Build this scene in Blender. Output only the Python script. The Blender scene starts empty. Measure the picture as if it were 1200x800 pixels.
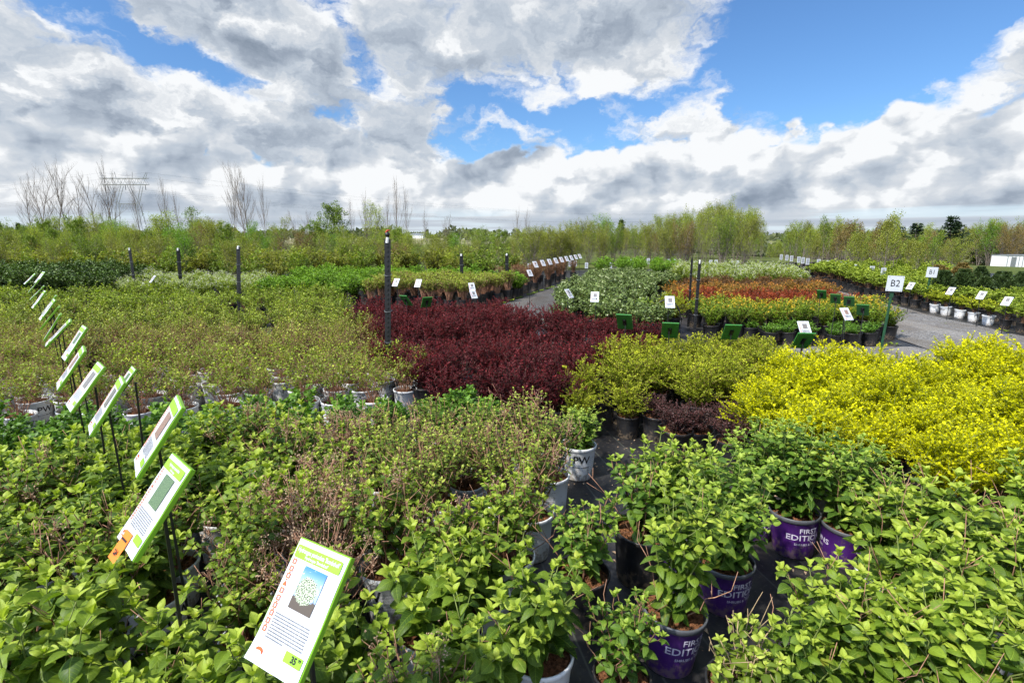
import bpy, math, random
import numpy as np
from mathutils import Vector, Matrix
SC = bpy.context.scene
COL = SC.collection
RNG = np.random.default_rng(7)
random.seed(7)
rad = math.radians

# ------------------------------------------------------------------ camera
PITCH, EYE, FPX = 11.5, 1.86, 600.0
cam = bpy.data.cameras.new('camera'); cam_o = bpy.data.objects.new('camera', cam); COL.objects.link(cam_o)
cam_o.location = (0, 0, EYE); cam_o.rotation_euler = (rad(90 - PITCH), 0, 0)
cam.sensor_width = 36; cam.lens = 18; cam.clip_start = .05; cam.clip_end = 6000
SC.camera = cam_o

# ------------------------------------------------------------------ exposure, sun
SUN_EL, SUN_AZ = 50, 232      # azimuth clockwise from +Y: behind the viewer, to the left
SC.view_settings.view_transform = 'Standard'; SC.view_settings.look = 'None'
SC.view_settings.gamma = 1; SC.view_settings.exposure = 0.60
SC.view_settings.use_curve_mapping = False
sun = bpy.data.lights.new('sun', 'SUN'); sun.energy = 4.4; sun.angle = rad(2.0); sun.color = (1, .95, .86)
sun_o = bpy.data.objects.new('sun', sun); COL.objects.link(sun_o)
sd = Vector((math.sin(rad(SUN_AZ)) * math.cos(rad(SUN_EL)), math.cos(rad(SUN_AZ)) * math.cos(rad(SUN_EL)), math.sin(rad(SUN_EL))))
sun_o.rotation_euler = sd.to_track_quat('Z', 'Y').to_euler(); sun_o.location = (0, 0, 30)
SC.cycles.max_bounces = 6; SC.cycles.diffuse_bounces = 3; SC.cycles.glossy_bounces = 2
SC.cycles.transmission_bounces = 3; SC.cycles.transparent_max_bounces = 6
SC.cycles.use_adaptive_sampling = True; SC.cycles.adaptive_threshold = .02
SC.cycles.use_denoising = True
try: SC.cycles.denoiser = 'OPENIMAGEDENOISE'
except Exception: pass

# ------------------------------------------------------------------ node expression helper
class NX:
    """wraps a node socket so that + - * / build math nodes"""
    def __init__(s, nt, sock): s.nt = nt; s.s = sock
    def _m(s, op, *a, clamp=False):
        n = s.nt.nodes.new('ShaderNodeMath'); n.operation = op; n.use_clamp = clamp
        for i, v in enumerate((s,) + a):
            if isinstance(v, NX): s.nt.links.new(v.s, n.inputs[i])
            else: n.inputs[i].default_value = v
        return NX(s.nt, n.outputs[0])
    def __add__(s, o): return s._m('ADD', o)
    __radd__ = __add__
    def __mul__(s, o): return s._m('MULTIPLY', o)
    __rmul__ = __mul__
    def __sub__(s, o): return s._m('SUBTRACT', o)
    def __rsub__(s, o): return (s * -1) + o
    def __truediv__(s, o): return s._m('DIVIDE', o)
    def f(s, op, *a): return s._m(op, *a)
    def sat(s): return s._m('ADD', 0.0, clamp=True)
    def sstep(s, a, b):
        n = s.nt.nodes.new('ShaderNodeMapRange'); n.interpolation_type = 'SMOOTHSTEP'
        s.nt.links.new(s.s, n.inputs[0])
        for i, v in ((1, a), (2, b)):
            if isinstance(v, NX): s.nt.links.new(v.s, n.inputs[i])
            else: n.inputs[i].default_value = v
        n.inputs[3].default_value = 0; n.inputs[4].default_value = 1
        return NX(s.nt, n.outputs[0])
def comb(nt, x, y, z=0.0):
    n = nt.nodes.new('ShaderNodeCombineXYZ')
    for i, v in enumerate((x, y, z)):
        if isinstance(v, NX): nt.links.new(v.s, n.inputs[i])
        else: n.inputs[i].default_value = v
    return n.outputs[0]
def noise(nt, vec, scale, detail=4, rough=.5, dist=0, lac=2.0):
    n = nt.nodes.new('ShaderNodeTexNoise'); n.noise_dimensions = '3D'
    if vec is not None: nt.links.new(vec, n.inputs['Vector'])
    n.inputs['Scale'].default_value = scale; n.inputs['Detail'].default_value = detail
    n.inputs['Roughness'].default_value = rough; n.inputs['Distortion'].default_value = dist
    n.inputs['Lacunarity'].default_value = lac
    return NX(nt, n.outputs[0])
def mixc(nt, f, a, b, mode='MIX'):
    n = nt.nodes.new('ShaderNodeMix'); n.data_type = 'RGBA'; n.blend_type = mode
    if isinstance(f, NX): nt.links.new(f.s, n.inputs[0])
    else: n.inputs[0].default_value = f
    for i, v in ((6, a), (7, b)):
        if isinstance(v, bpy.types.NodeSocket): nt.links.new(v, n.inputs[i])
        else: n.inputs[i].default_value = tuple(v) + (1,) if len(v) == 3 else v
    return n.outputs[2]

# ------------------------------------------------------------------ world: Nishita sky with clouds by direction
def build_world():
    w = bpy.data.worlds.new('World'); SC.world = w; w.use_nodes = True
    nt = w.node_tree; nt.nodes.clear()
    out = nt.nodes.new('ShaderNodeOutputWorld'); bg = nt.nodes.new('ShaderNodeBackground')
    bg.inputs[1].default_value = 0.1
    sky = nt.nodes.new('ShaderNodeTexSky'); sky.sky_type = 'NISHITA'; sky.sun_disc = False
    sky.sun_elevation = rad(SUN_EL); sky.sun_rotation = rad(SUN_AZ); sky.altitude = 100
    sky.air_density = 1.0; sky.dust_density = .6; sky.ozone_density = 2.0
    tc = nt.nodes.new('ShaderNodeTexCoord'); sp = nt.nodes.new('ShaderNodeSeparateXYZ')
    nt.links.new(tc.outputs['Generated'], sp.inputs[0])
    X, Y, Z = (NX(nt, sp.outputs[i]) for i in range(3))
    el = Z.f('ARCSINE') * 57.2958
    az = X.f('ARCTAN2', Y) * 57.2958
    elc = el.f('MAXIMUM', 0.0)
    u = az
    v = elc * 1.25 + (elc + 2.0).f('LOGARITHM', 2.718) * 4.0      # cloud sizes shrink toward the horizon
    def noise(nt, vec, scale, detail=4, rough=.5):
        n = nt.nodes.new('ShaderNodeTexNoise'); n.noise_dimensions = '2D'; nt.links.new(vec, n.inputs['Vector'])
        n.inputs['Scale'].default_value = scale; n.inputs['Detail'].default_value = detail; n.inputs['Roughness'].default_value = rough
        return NX(nt, n.outputs[0])
    def puff(uu, vv, sc, z, det=2.0, rough=.5):
        n = nt.nodes.new('ShaderNodeTexVoronoi'); n.voronoi_dimensions = '2D'; n.feature = 'F1'; n.normalize = True
        nt.links.new(comb(nt, uu + z * 37.0, vv + z * 11.0), n.inputs['Vector']); n.inputs['Scale'].default_value = sc; n.inputs['Detail'].default_value = det
        n.inputs['Roughness'].default_value = rough; n.inputs['Lacunarity'].default_value = 2.2
        return 1.0 - NX(nt, n.outputs['Distance']) * 1.6
    # domain warp with fine noise gives ragged, torn edges
    wa = noise(nt, comb(nt, u * .16, v * .16), 1.0, 5, .62) - .5
    wb = noise(nt, comb(nt, u * .16 + 50.0, v * .16 + 9.0), 1.0, 5, .62) - .5
    uu = u + wa * 9.0; vv = v + wb * 7.0
    us = uu + vv * .55                                             # streets of cloud leaning down to the right
    def dens(du, dv):
        big = noise(nt, comb(nt, (us + du) * .040, (vv + dv) * .075, 1.7), 1.0, 2, .5)
        mid = puff(uu + du, vv + dv, .105, 5.1)
        det = noise(nt, comb(nt, (uu + du) * .22, (vv + dv) * .26, 8.1), 1.0, 5, .6)
        return big * .50 + mid * .24 + det * .26
    d0 = dens(0.0, 0.0); d1 = dens(-1.2, 2.4)
    fine = noise(nt, comb(nt, uu * .5, vv * .6, 2.2), 1.0, 6, .62) - .5
    cov = None
    for a, e, ra, re, wgt, slant in BLOBS:
        dx = (u + wa * 5.0 - a) / ra; dy = (el + wb * 4.0 - e - (u - a) * slant) / re
        g = ((dx * dx + dy * dy) * -1.0).f('EXPONENT') * wgt
        cov = g if cov is None else cov + g
    base = d0 + cov - CLOUD_CUT
    deck = base.sstep(-.045, .085)
    # the far bank of cumulus: solid below a heaped top line
    heap = puff(u + wa * 3.0, el * 1.1 + wb * 3.0, .15, 2.3) - .5
    top = BANK_TOP + ((u - 5.0) * .11).f('SINE') * .8 + (u.f('MAXIMUM', 15.0) - 15.0) * .07
    bank_h = top + heap * 5.8 + (wb) * 3.2 - el
    bank = bank_h.sstep(-.25, .55)
    alpha = (deck + bank - deck * bank).sat()
    thick = base.sstep(.02, .22)
    lit = (d0 - d1) * 3.4
    shade_deck = .92 + lit + fine * .12 - thick * DECK_DARK
    def bn(du, dv): return puff(u + wa * 3.0 + du, el * 1.25 + wb * 3.0 + dv, .105, 6.3, 3.0, .5) * .7 + noise(nt, comb(nt, (uu + du) * .10, (el + dv) * .20), 1.0, 4, .55) * .4
    depth = (bank_h / 11.0).sat()
    shade_bank = .93 + (bn(0.0, 0.0) - bn(-1.3, 2.2)) * 2.1 + fine * .10 - depth * .26
    wisp = noise(nt, comb(nt, u * .035, el * .9, 8.4), 1.0, 5, .55)
    low = el.sstep(3.6, 1.2)
    shade_low = .66 + (wisp - .5) * .9
    sb = shade_bank + (shade_low - shade_bank) * low
    inbank = bank * (1.0 - (base.sstep(.03, .16)) * (el.sstep(7.0, 12.0)))
    sh = (shade_deck + (sb - shade_deck) * inbank).f('MAXIMUM', 0.0).f('MINIMUM', 1.0)
    cr = nt.nodes.new('ShaderNodeValToRGB'); nt.links.new(sh.s, cr.inputs[0])
    cr.color_ramp.elements[0].position = 0; cr.color_ramp.elements[0].color = (.235, .29, .37, 1)
    cr.color_ramp.elements[1].position = 1; cr.color_ramp.elements[1].color = (.92, .94, .96, 1)
    for p, c in ((.30, (.34, .40, .49, 1)), (.6, (.51, .575, .66, 1)), (.82, (.68, .72, .77, 1))):
        e = cr.color_ramp.elements.new(p); e.color = c
    cl = nt.nodes.new('ShaderNodeVectorMath'); cl.operation = 'SCALE'; cl.inputs[3].default_value = 10.0 * CLOUD_GAIN
    nt.links.new(cr.outputs[0], cl.inputs[0])
    skyc = mixc(nt, 1.0, sky.outputs[0], SKY_TINT, 'MULTIPLY')
    lowhole = el.sstep(3.4, 2.0) * (wisp.sstep(.50, .62))
    a2 = (alpha * (1.0 - lowhole * .55))
    skyc = mixc(nt, el.sstep(7.0, 1.0) * .75, skyc, (5.6, 6.4, 7.2))
    col = mixc(nt, a2, skyc, cl.outputs[0])
    col = mixc(nt, el.sstep(-.4, -2.0), col, (1.0, 1.1, .7))
    # unseen sky round the sun, brightened as added fill to soften the shadows
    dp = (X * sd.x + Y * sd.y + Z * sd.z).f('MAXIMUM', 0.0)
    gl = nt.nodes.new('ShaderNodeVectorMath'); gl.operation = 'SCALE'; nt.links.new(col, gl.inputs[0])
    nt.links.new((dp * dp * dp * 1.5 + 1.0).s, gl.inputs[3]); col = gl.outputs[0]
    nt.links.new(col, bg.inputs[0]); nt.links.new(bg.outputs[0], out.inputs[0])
SKY_TINT = (.60, .86, 1.12)
CLOUD_GAIN, CLOUD_CUT, DECK_DARK, BANK_TOP = .68, .500, .40, 8.8
# azimuth, elevation, radius az, radius el, weight, slant
BLOBS = [(4, 18.0, 16, 4.4, .20, .02), (-6, 22, 14, 4, .12, 0), (19, 18.5, 6, 5, .20, -.3), (-24, 18.5, 12, 3.0, .20, -.22), (-44, 12, 18, 7, .14, 0), (-28, 10, 16, 4, .12, -.2), (-10, 8, 12, 4, .10, 0),
         (29, 15, 10, 4.2, -.34, 0), (33, 21, 14, 6, -.36, 0), (-14, 15.0, 3.5, 1.8, -.10, -.5), (-17, 20.0, 2.5, 3.0, -.16, -1.0), (3, 12.4, 4, .9, -.12, 0), (-8, 11.5, 6, 3, .10, 0), (-5, 13.5, 3, 1.5, -.08, 0), (-30, 14.5, 8, 1.2, -.12, -.4), (-38, 19, 5, 1.2, -.08, -.3), (-22, 13.2, 6, 1.3, -.10, -.4), (46, 14, 6, 4, .26, 0), (14, 13, 4, 1.6, -.16, 0)]
build_world()

# ------------------------------------------------------------------ geometry helpers
def G(px, py, h=0.0):
    """the point at height h that the photograph (1200 wide) shows at px, py"""
    p = rad(PITCH); a = (px - 600) / FPX; b = (400 - py) / FPX
    y = math.cos(p) + b * math.sin(p); z = -math.sin(p) + b * math.cos(p)
    t = (h - EYE) / z
    return (a * t, y * t)
def unit(a):
    a = np.asarray(a, float); return a / np.maximum(np.linalg.norm(a, axis=-1, keepdims=True), 1e-9)

class MB:
    """collects vertices and faces, builds one mesh"""
    def __init__(s): s.V = []; s.n = 0; s.F = []; s.T = []; s.UV = []; s.M = []
    def add(s, V, F, tint=.5, uv=None, mi=0):
        V = np.asarray(V, float).reshape(-1, 3)
        groups = [F] if isinstance(F, np.ndarray) else [[f for f in F if len(f) == L] for L in sorted({len(f) for f in F})]
        for f in groups:
            f = np.asarray(f, np.int64); s.F.append(f + s.n); s.M.append(np.full(len(f), mi))
        s.V.append(V)
        s.T.append(np.broadcast_to(np.asarray(tint, float), (len(V),)))
        s.UV.append(np.zeros((len(V), 2)) if uv is None else np.asarray(uv, float).reshape(-1, 2))
        s.n += len(V); return s
    def box(s, x0, x1, y0, y1, z0, z1, mi=0, tint=.5):
        V = [(x, y, z) for z in (z0, z1) for y in (y0, y1) for x in (x0, x1)]
        return s.add(V, [(0, 2, 3, 1), (4, 5, 7, 6), (0, 1, 5, 4), (2, 6, 7, 3), (0, 4, 6, 2), (1, 3, 7, 5)], tint, None, mi)
    def tube(s, P, R, k=5, mi=0, tint=.5, cap=True):
        P = np.asarray(P, float); n = len(P); R = np.broadcast_to(np.asarray(R, float), (n,))
        d = unit(np.gradient(P, axis=0)); ref = np.array([.31, .17, .93]) if abs(d[0][2]) < .9 else np.array([1., .1, 0])
        a = unit(np.cross(d, ref)); b = np.cross(d, a)
        t = np.arange(k) * 2 * np.pi / k
        V = P[:, None] + R[:, None, None] * (np.cos(t)[None, :, None] * a[:, None] + np.sin(t)[None, :, None] * b[:, None])
        i = np.arange(n - 1)[:, None] * k; j = np.arange(k)[None]; j2 = (j + 1) % k
        F = np.stack([i + j, i + j2, i + k + j2, i + k + j], -1).reshape(-1, 4)
        base = s.n; s.add(V.reshape(-1, 3), F, tint, None, mi)
        if cap and k == 4:
            s.F.append(np.array([[base + 3, base + 2, base + 1, base]])); s.M.append(np.array([mi]))
            e = base + (n - 1) * k; s.F.append(np.array([[e, e + 1, e + 2, e + 3]])); s.M.append(np.array([mi]))
        elif cap:
            s.F.append(np.array([[base + (n - 1) * k + q, base + (n - 1) * k + q + 1, base + (n - 1) * k] for q in range(1, k - 1)])); s.M.append(np.full(k - 2, mi))
        return s
    def lathe(s, prof, k=28, mi=0, tint=.5):
        prof = np.asarray(prof, float); n = len(prof); t = np.arange(k) * 2 * np.pi / k
        V = np.stack([prof[:, 0][:, None] * np.cos(t), prof[:, 0][:, None] * np.sin(t), np.broadcast_to(prof[:, 1][:, None], (n, k))], -1)
        i = np.arange(n - 1)[:, None] * k; j = np.arange(k)[None]; j2 = (j + 1) % k
        return s.add(V.reshape(-1, 3), np.stack([i + j, i + j2, i + k + j2, i + k + j], -1).reshape(-1, 4), tint, None, mi)
    def build(s, name, mats, smooth=True):
        me = bpy.data.meshes.new(name)
        if s.n:
            V = np.concatenate(s.V); T = np.concatenate(s.T); UV = np.concatenate(s.UV)
            lt = np.concatenate([np.full(len(F), F.shape[1]) for F in s.F]); loops = np.concatenate([F.ravel() for F in s.F])
            me.vertices.add(len(V)); me.vertices.foreach_set('co', V.astype(np.float32).ravel())
            me.loops.add(len(loops)); me.loops.foreach_set('vertex_index', loops.astype(np.int32))
            me.polygons.add(len(lt)); st = np.concatenate([[0], np.cumsum(lt)[:-1]])
            me.polygons.foreach_set('loop_start', st.astype(np.int32)); me.polygons.foreach_set('loop_total', lt.astype(np.int32))
            me.polygons.foreach_set('material_index', np.concatenate(s.M).astype(np.int32))
            me.polygons.foreach_set('use_smooth', np.full(len(lt), smooth))
            uvl = me.uv_layers.new(name='UVMap'); uvl.data.foreach_set('uv', UV[loops].astype(np.float32).ravel())
            at = me.attributes.new('tint', 'FLOAT', 'POINT'); at.data.foreach_set('value', T.astype(np.float32))
            me.update(calc_edges=True)
        for m in (mats if isinstance(mats, (list, tuple)) else [mats]): me.materials.append(m)
        return me

def link(name, me, parent=None, loc=None, rot=None):
    o = bpy.data.objects.new(name, me); COL.objects.link(o)
    if parent is not None: o.parent = parent
    if loc is not None: o.location = loc
    if rot is not None: o.rotation_euler = rot
    return o
def tag(o, label=None, cat=None, group=None, kind=None):
    if label and len(label.replace('-', ' ').split()) > 16: print('LONG', label)
    if label: o['label'] = label
    if cat: o['category'] = cat
    if group: o['group'] = group
    if kind: o['kind'] = kind
    return o
def copy_tree(o, parent=None):
    c = o.copy(); COL.objects.link(c)
    if parent is not None: c.parent = parent
    for ch in KIDS.get(o.name, []): copy_tree(ch, c)
    return c
KIDS = {}
def part(name, me, parent, loc=None, rot=None):
    o = link(name, me, parent, loc, rot); KIDS.setdefault(parent.name, []).append(o); return o

# ------------------------------------------------------------------ materials
def mat(name): 
    m = bpy.data.materials.new(name); m.use_nodes = True; nt = m.node_tree
    return m, nt, nt.nodes['Principled BSDF']
def setc(nt, b, v):
    if isinstance(v, bpy.types.NodeSocket): nt.links.new(v, b.inputs['Base Color'])
    else: b.inputs['Base Color'].default_value = tuple(v) + (1,)
def attr(nt, n='tint'):
    a = nt.nodes.new('ShaderNodeAttribute'); a.attribute_name = n; return NX(nt, a.outputs['Fac'])
def objrand(nt): return NX(nt, nt.nodes.new('ShaderNodeObjectInfo').outputs['Random'])
def objpos(nt):
    t = nt.nodes.new('ShaderNodeTexCoord'); return t.outputs['Object']
def geopos(nt): return nt.nodes.new('ShaderNodeNewGeometry').outputs['Position']
def bump(nt, b, h, strength=.4, dist=.01):
    n = nt.nodes.new('ShaderNodeBump'); n.inputs['Strength'].default_value = strength; n.inputs['Distance'].default_value = dist
    nt.links.new(h.s, n.inputs['Height']); nt.links.new(n.outputs[0], b.inputs['Normal'])

def plain(name, c, rough=.6, spec=.4, vary=.12, scale=8.0, bmp=0.0, metal=0.0, mud=0.0):
    m, nt, b = mat(name); n = noise(nt, objpos(nt), scale, 5, .6)
    lo = tuple(x * (1 - vary) for x in c); hi = tuple(min(1, x * (1 + vary)) for x in c)
    cc = mixc(nt, n.sstep(.3, .7), lo, hi)
    if mud:   # splashes thrown up from the ground and thin dust streaks
        s = nt.nodes.new('ShaderNodeSeparateXYZ'); nt.links.new(objpos(nt), s.inputs[0]); z = NX(nt, s.outputs[2])
        f = noise(nt, objpos(nt), 38, 5, .65); st = noise(nt, comb(nt, NX(nt, s.outputs[0]) * 60, NX(nt, s.outputs[1]) * 60, z * 4), 1.0, 3, .5)
        k = (f + (z.sstep(.16, .0)) * .22).sstep(.60, .74) * .8 + st.sstep(.55, .75) * .35
        cc = mixc(nt, k.sat() * mud, cc, (.24, .18, .12))
    setc(nt, b, cc); b.inputs['Roughness'].default_value = rough
    b.inputs['Specular IOR Level'].default_value = spec; b.inputs['Metallic'].default_value = metal
    if bmp: bump(nt, b, noise(nt, objpos(nt), scale * 5, 4, .6), bmp, .004)
    return m
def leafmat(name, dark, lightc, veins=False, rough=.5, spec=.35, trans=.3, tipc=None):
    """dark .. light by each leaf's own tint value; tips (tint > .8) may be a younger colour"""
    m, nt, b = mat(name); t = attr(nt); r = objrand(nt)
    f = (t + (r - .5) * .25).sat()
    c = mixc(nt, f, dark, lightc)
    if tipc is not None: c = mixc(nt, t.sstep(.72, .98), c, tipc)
    if veins:
        uv = nt.nodes.new('ShaderNodeUVMap'); s = nt.nodes.new('ShaderNodeSeparateXYZ'); nt.links.new(uv.outputs[0], s.inputs[0])
        U = NX(nt, s.outputs[0]); V = NX(nt, s.outputs[1])
        a = (U - .5).f('ABSOLUTE')
        mid = a.sstep(.035, .0)
        side = ((V * 1.0 - a * .55) * 7.0).f('FRACT'); side = (side - .5).f('ABSOLUTE').sstep(.10, .0) * (1.0 - mid)
        vein = (mid * .9 + side * .55).sat()
        light2 = tuple(min(1, x * 1.35 + .02) for x in lightc)
        c = mixc(nt, vein * .55, c, light2)
        bl = noise(nt, objpos(nt), 60, 3, .5)
        c = mixc(nt, bl.sstep(.45, .75) * .35, c, dark)
        pt = noise(nt, objpos(nt), 11, 3, .55); c = mixc(nt, pt.sstep(.60, .74) * .55, c, (.42, .40, .05)); sp2 = noise(nt, objpos(nt), 95, 2, .5)
        c = mixc(nt, (sp2.sstep(.70, .76) * pt.sstep(.48, .60)), c, (.20, .11, .04))
        bump(nt, b, (vein * -1.0) + bl * .3, .55, .002)
    setc(nt, b, c); b.inputs['Roughness'].default_value = rough; b.inputs['Specular IOR Level'].default_value = spec
    tr = nt.nodes.new('ShaderNodeBsdfTranslucent')
    tc = mixc(nt, 1.0, c, (1.15, 1.25, .55), 'MULTIPLY'); nt.links.new(tc, tr.inputs[0])
    mx = nt.nodes.new('ShaderNodeMixShader'); mx.inputs[0].default_value = trans
    nt.links.new(b.outputs[0], mx.inputs[1]); nt.links.new(tr.outputs[0], mx.inputs[2])
    nt.links.new(mx.outputs[0], nt.nodes['Material Output'].inputs[0])
    return m
M = {}
M['hyd'] = leafmat('hydrangea leaf', (.042, .095, .010), (.25, .36, .026), True, tipc=(.43, .52, .065), trans=.36)
M['hyd2'] = leafmat('cool hydrangea leaf', (.038, .095, .012), (.21, .34, .032), True, tipc=(.40, .51, .075), trans=.36)
M['hydsmall'] = leafmat('small hydrangea leaf', (.075, .125, .014), (.265, .35, .038), False, tipc=(.46, .53, .09), trans=.36)
M['dwarf'] = leafmat('dwarf green leaf', (.045, .120, .012), (.14, .28, .022), False, tipc=(.25, .40, .04))
M['spirea'] = leafmat('spirea leaf', (.10, .16, .014), (.34, .44, .032), False, tipc=(.62, .67, .075), trans=.36)
M['ninebark'] = leafmat('ninebark leaf', (.12, .15, .018), (.35, .42, .040), False, tipc=(.56, .60, .07))
M['weigela'] = leafmat('weigela leaf', (.10, .15, .016), (.34, .42, .035), False, tipc=(.48, .54, .05))
M['burg'] = leafmat('burgundy barberry leaf', (.045, .008, .011), (.20, .022, .028), False, rough=.5, spec=.18, trans=.28, tipc=(.42, .050, .050))
M['plum'] = leafmat('plum barberry leaf', (.035, .014, .012), (.12, .04, .035), False, trans=.2)
M['yellow'] = leafmat('yellow barberry leaf', (.24, .27, .003), (.72, .68, .006), False, spec=.12, trans=.38, tipc=(.90, .84, .008))
M['gold'] = leafmat('golden barberry leaf', (.12, .16, .012), (.42, .47, .025), False, spec=.15, trans=.3, tipc=(.62, .63, .04))
M['rhodo'] = leafmat('leathery leaf', (.055, .090, .020), (.19, .26, .060), False, rough=.38, spec=.45, trans=.12, tipc=(.30, .34, .15))
M['green'] = leafmat('mid green leaf', (.08, .13, .012), (.26, .36, .030), False, tipc=(.40, .46, .04))
M['lime'] = leafmat('lime leaf', (.11, .17, .016), (.34, .43, .04), False, tipc=(.48, .54, .06))
M['orange'] = leafmat('orange spirea leaf', (.13, .10, .014), (.36, .20, .03), False, tipc=(.60, .22, .03))
M['red'] = leafmat('red barberry leaf', (.14, .026, .010), (.42, .075, .020), False, tipc=(.62, .17, .025))
M['goldtop'] = leafmat('green gold spirea leaf', (.07, .15, .010), (.26, .38, .022), False, tipc=(.78, .48, .03))
M['brown'] = leafmat('bronze leaf', (.07, .035, .014), (.22, .11, .032), False)
M['yew'] = leafmat('yew needle', (.032, .070, .010), (.115, .19, .022), False, trans=.1)
M['thuja'] = leafmat('thuja scale', (.016, .035, .010), (.060, .095, .022), False, trans=.1)
M['pine'] = leafmat('pine needle', (.014, .032, .014), (.050, .085, .032), False, trans=.1)
M['olive'] = leafmat('olive spring leaf', (.12, .14, .020), (.37, .38, .055), False, trans=.4)
M['birch'] = leafmat('birch spring leaf', (.13, .17, .020), (.42, .48, .055), False, trans=.4)
M['brightgreen'] = leafmat('fresh green leaf', (.07, .16, .010), (.24, .42, .022), False)
M['redbrown'] = leafmat('red brown spring leaf', (.13, .09, .03), (.31, .23, .07), False)
M['petal'] = leafmat('cream petal', (.52, .52, .40), (.80, .80, .68), False, trans=.3)
M['twig'] = plain('brown twig', (.17, .095, .055), .8, .2, .35, 30)
M['twigpink'] = plain('pinkish twig', (.33, .18, .115), .8, .2, .35, 30)
M['twigpale'] = plain('pale cut stem', (.36, .26, .15), .8, .2, .3, 30)
M['stemgreen'] = plain('green stem', (.16, .20, .05), .6, .3, .3, 30)
M['deadflower'] = plain('dried flower head', (.34, .24, .16), .9, .1, .3, 40)
M['bark'] = plain('grey bark', (.20, .165, .14), .9, .2, .35, 14, .5)
M['barkpale'] = plain('pale bark', (.34, .30, .25), .85, .2, .3, 14, .4)
M['barkdark'] = plain('dark bark', (.07, .055, .045), .9, .2, .35, 14, .5)
M['soil'] = plain('bark mulch soil', (.17, .075, .035), .95, .1, .65, 55, 1.0)
M['potwhite'] = plain('white pot plastic', (.76, .77, .78), .42, .45, .06, 5, mud=.8)
M['potpurple'] = plain('purple pot plastic', (.060, .012, .145), .38, .5, .12, 5, mud=.6)
M['potblack'] = plain('black pot plastic', (.016, .016, .018), .42, .5, .3, 6, mud=.6)
M['potrim'] = plain('grey pot rim', (.085, .09, .10), .45, .5, .2, 6)
M['inkdark'] = plain('dark print', (.02, .02, .022), .5, .3, .1)
M['inkgrey'] = plain('grey print', (.17, .18, .20), .5, .3, .1)
M['inklilac'] = plain('pale lilac print', (.62, .58, .70), .5, .3, .05)
M['inkred'] = plain('orange red print', (.72, .13, .035), .5, .3, .08)
M['cardwhite'] = plain('white card', (.58, .61, .65), .35, .5, .02)
M['cardgreen'] = plain('green card holder', (.235, .50, .025), .40, .45, .06)
M['darkgreen'] = plain('dark green card holder', (.035, .17, .03), .45, .4, .12)
M['cardorange'] = plain('orange tag', (.85, .20, .02), .45, .4, .06)
M['metalblack'] = plain('black painted metal', (.012, .012, .013), .45, .5, .3, 10)
M['greenmetal'] = plain('green painted post', (.02, .075, .035), .5, .4, .25, 10)
M['steel'] = plain('grey galvanised steel', (.33, .35, .36), .45, .5, .2, 10, metal=.6)
M['white'] = plain('white paint', (.80, .80, .80), .5, .4, .05)
M['rubber'] = plain('black rubber', (.02, .02, .02), .8, .3, .2)
M['rope'] = plain('pale cord', (.55, .50, .42), .8, .2, .2)
M['barnred'] = plain('red painted boards', (.42, .055, .03), .7, .3, .2)

# ------------------------------------------------------------------ leaf templates
def leaf_template(rows=6, width=.36, fold=.16, droop=.22, stalk=.12, curl=0.0, blunt=.85):
    V = []; UV = []
    for i in range(rows + 1):
        t = i / rows
        w = width * (math.sin(math.pi * min(1, t ** blunt)) ** .8 if 0 < t < 1 else 0.012)
        z = -droop * t * t + .05 * math.sin(t * 3.14)
        y = stalk + t * (1 - .1 * droop)
        for j, s in enumerate((-1, -.5, 0, .5, 1)):
            V.append((s * w, y, z + abs(s) * w * fold * 2 - (abs(s) ** 3) * w * curl + .012 * math.sin(i * 2.1 + j * 1.7) * (1 if 0 < t < 1 else 0))); UV.append((.5 + s * w / (2 * width), t))
    F = [(r * 5 + c, r * 5 + c + 1, r * 5 + 6 + c, r * 5 + 5 + c) for r in range(rows) for c in range(4)]
    return np.array(V), np.array(F), np.array(UV)
LEAF_BIG = [leaf_template(6, .25, .45, .55, curl=.9), leaf_template(6, .35, -.05, .12, curl=-.4), leaf_template(6, .33, .20, .22), leaf_template(6, .37, .10, .40, curl=.5), leaf_template(6, .29, .32, .06, curl=-.2)]
def leaf3(width=.3, fold=.2, droop=.15):
    V = [(0, 0, 0), (-width, .45, fold * width), (0, .5, 0), (width, .45, fold * width), (0, 1, -droop)]
    return np.array(V, float), np.array([(0, 2, 1), (0, 3, 2), (1, 2, 4), (2, 3, 4)]), np.array([(.5, 0), (0, .45), (.5, .5), (1, .45), (.5, 1)])
LEAF_MID = [leaf3(.30), leaf3(.34, .05, .3)]
LEAF_TINY = [(np.array([(0, 0, 0), (-.32, .55, .05), (0, 1, 0), (.32, .55, .05)], float), np.array([(0, 3, 2, 1)]), np.array([(.5, 0), (0, .5), (.5, 1), (1, .5)], float))]
def place(mb, tmpl, P, D, N, S, T, mi=0):
    """leaf copies: P base, D direction, N up-ish, S length"""
    P, D, N = (np.asarray(a, float) for a in (P, D, N)); n = len(P)
    if n == 0: return
    D = unit(D); X = unit(np.cross(D, N)); Nn = np.cross(X, D)
    S = np.broadcast_to(np.asarray(S, float), (n,)); T = np.broadcast_to(np.asarray(T, float), (n,))
    which = RNG.integers(0, len(tmpl), n)
    for k, (tv, tf, tu) in enumerate(tmpl):
        i = np.nonzero(which == k)[0]
        if len(i) == 0: continue
        wv = RNG.uniform(.85, 1.15, len(i))[:, None, None]
        V = P[i, None] + S[i, None, None] * (tv[None, :, 0, None] * wv * X[i, None] + tv[None, :, 1, None] * D[i, None] + tv[None, :, 2, None] * Nn[i, None])
        F = tf[None] + (np.arange(len(i)) * len(tv))[:, None, None]
        mb.add(V.reshape(-1, 3), F.reshape(-1, tf.shape[1]), np.repeat(T[i], len(tv)), np.tile(tu, (len(i), 1)), mi)

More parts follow.
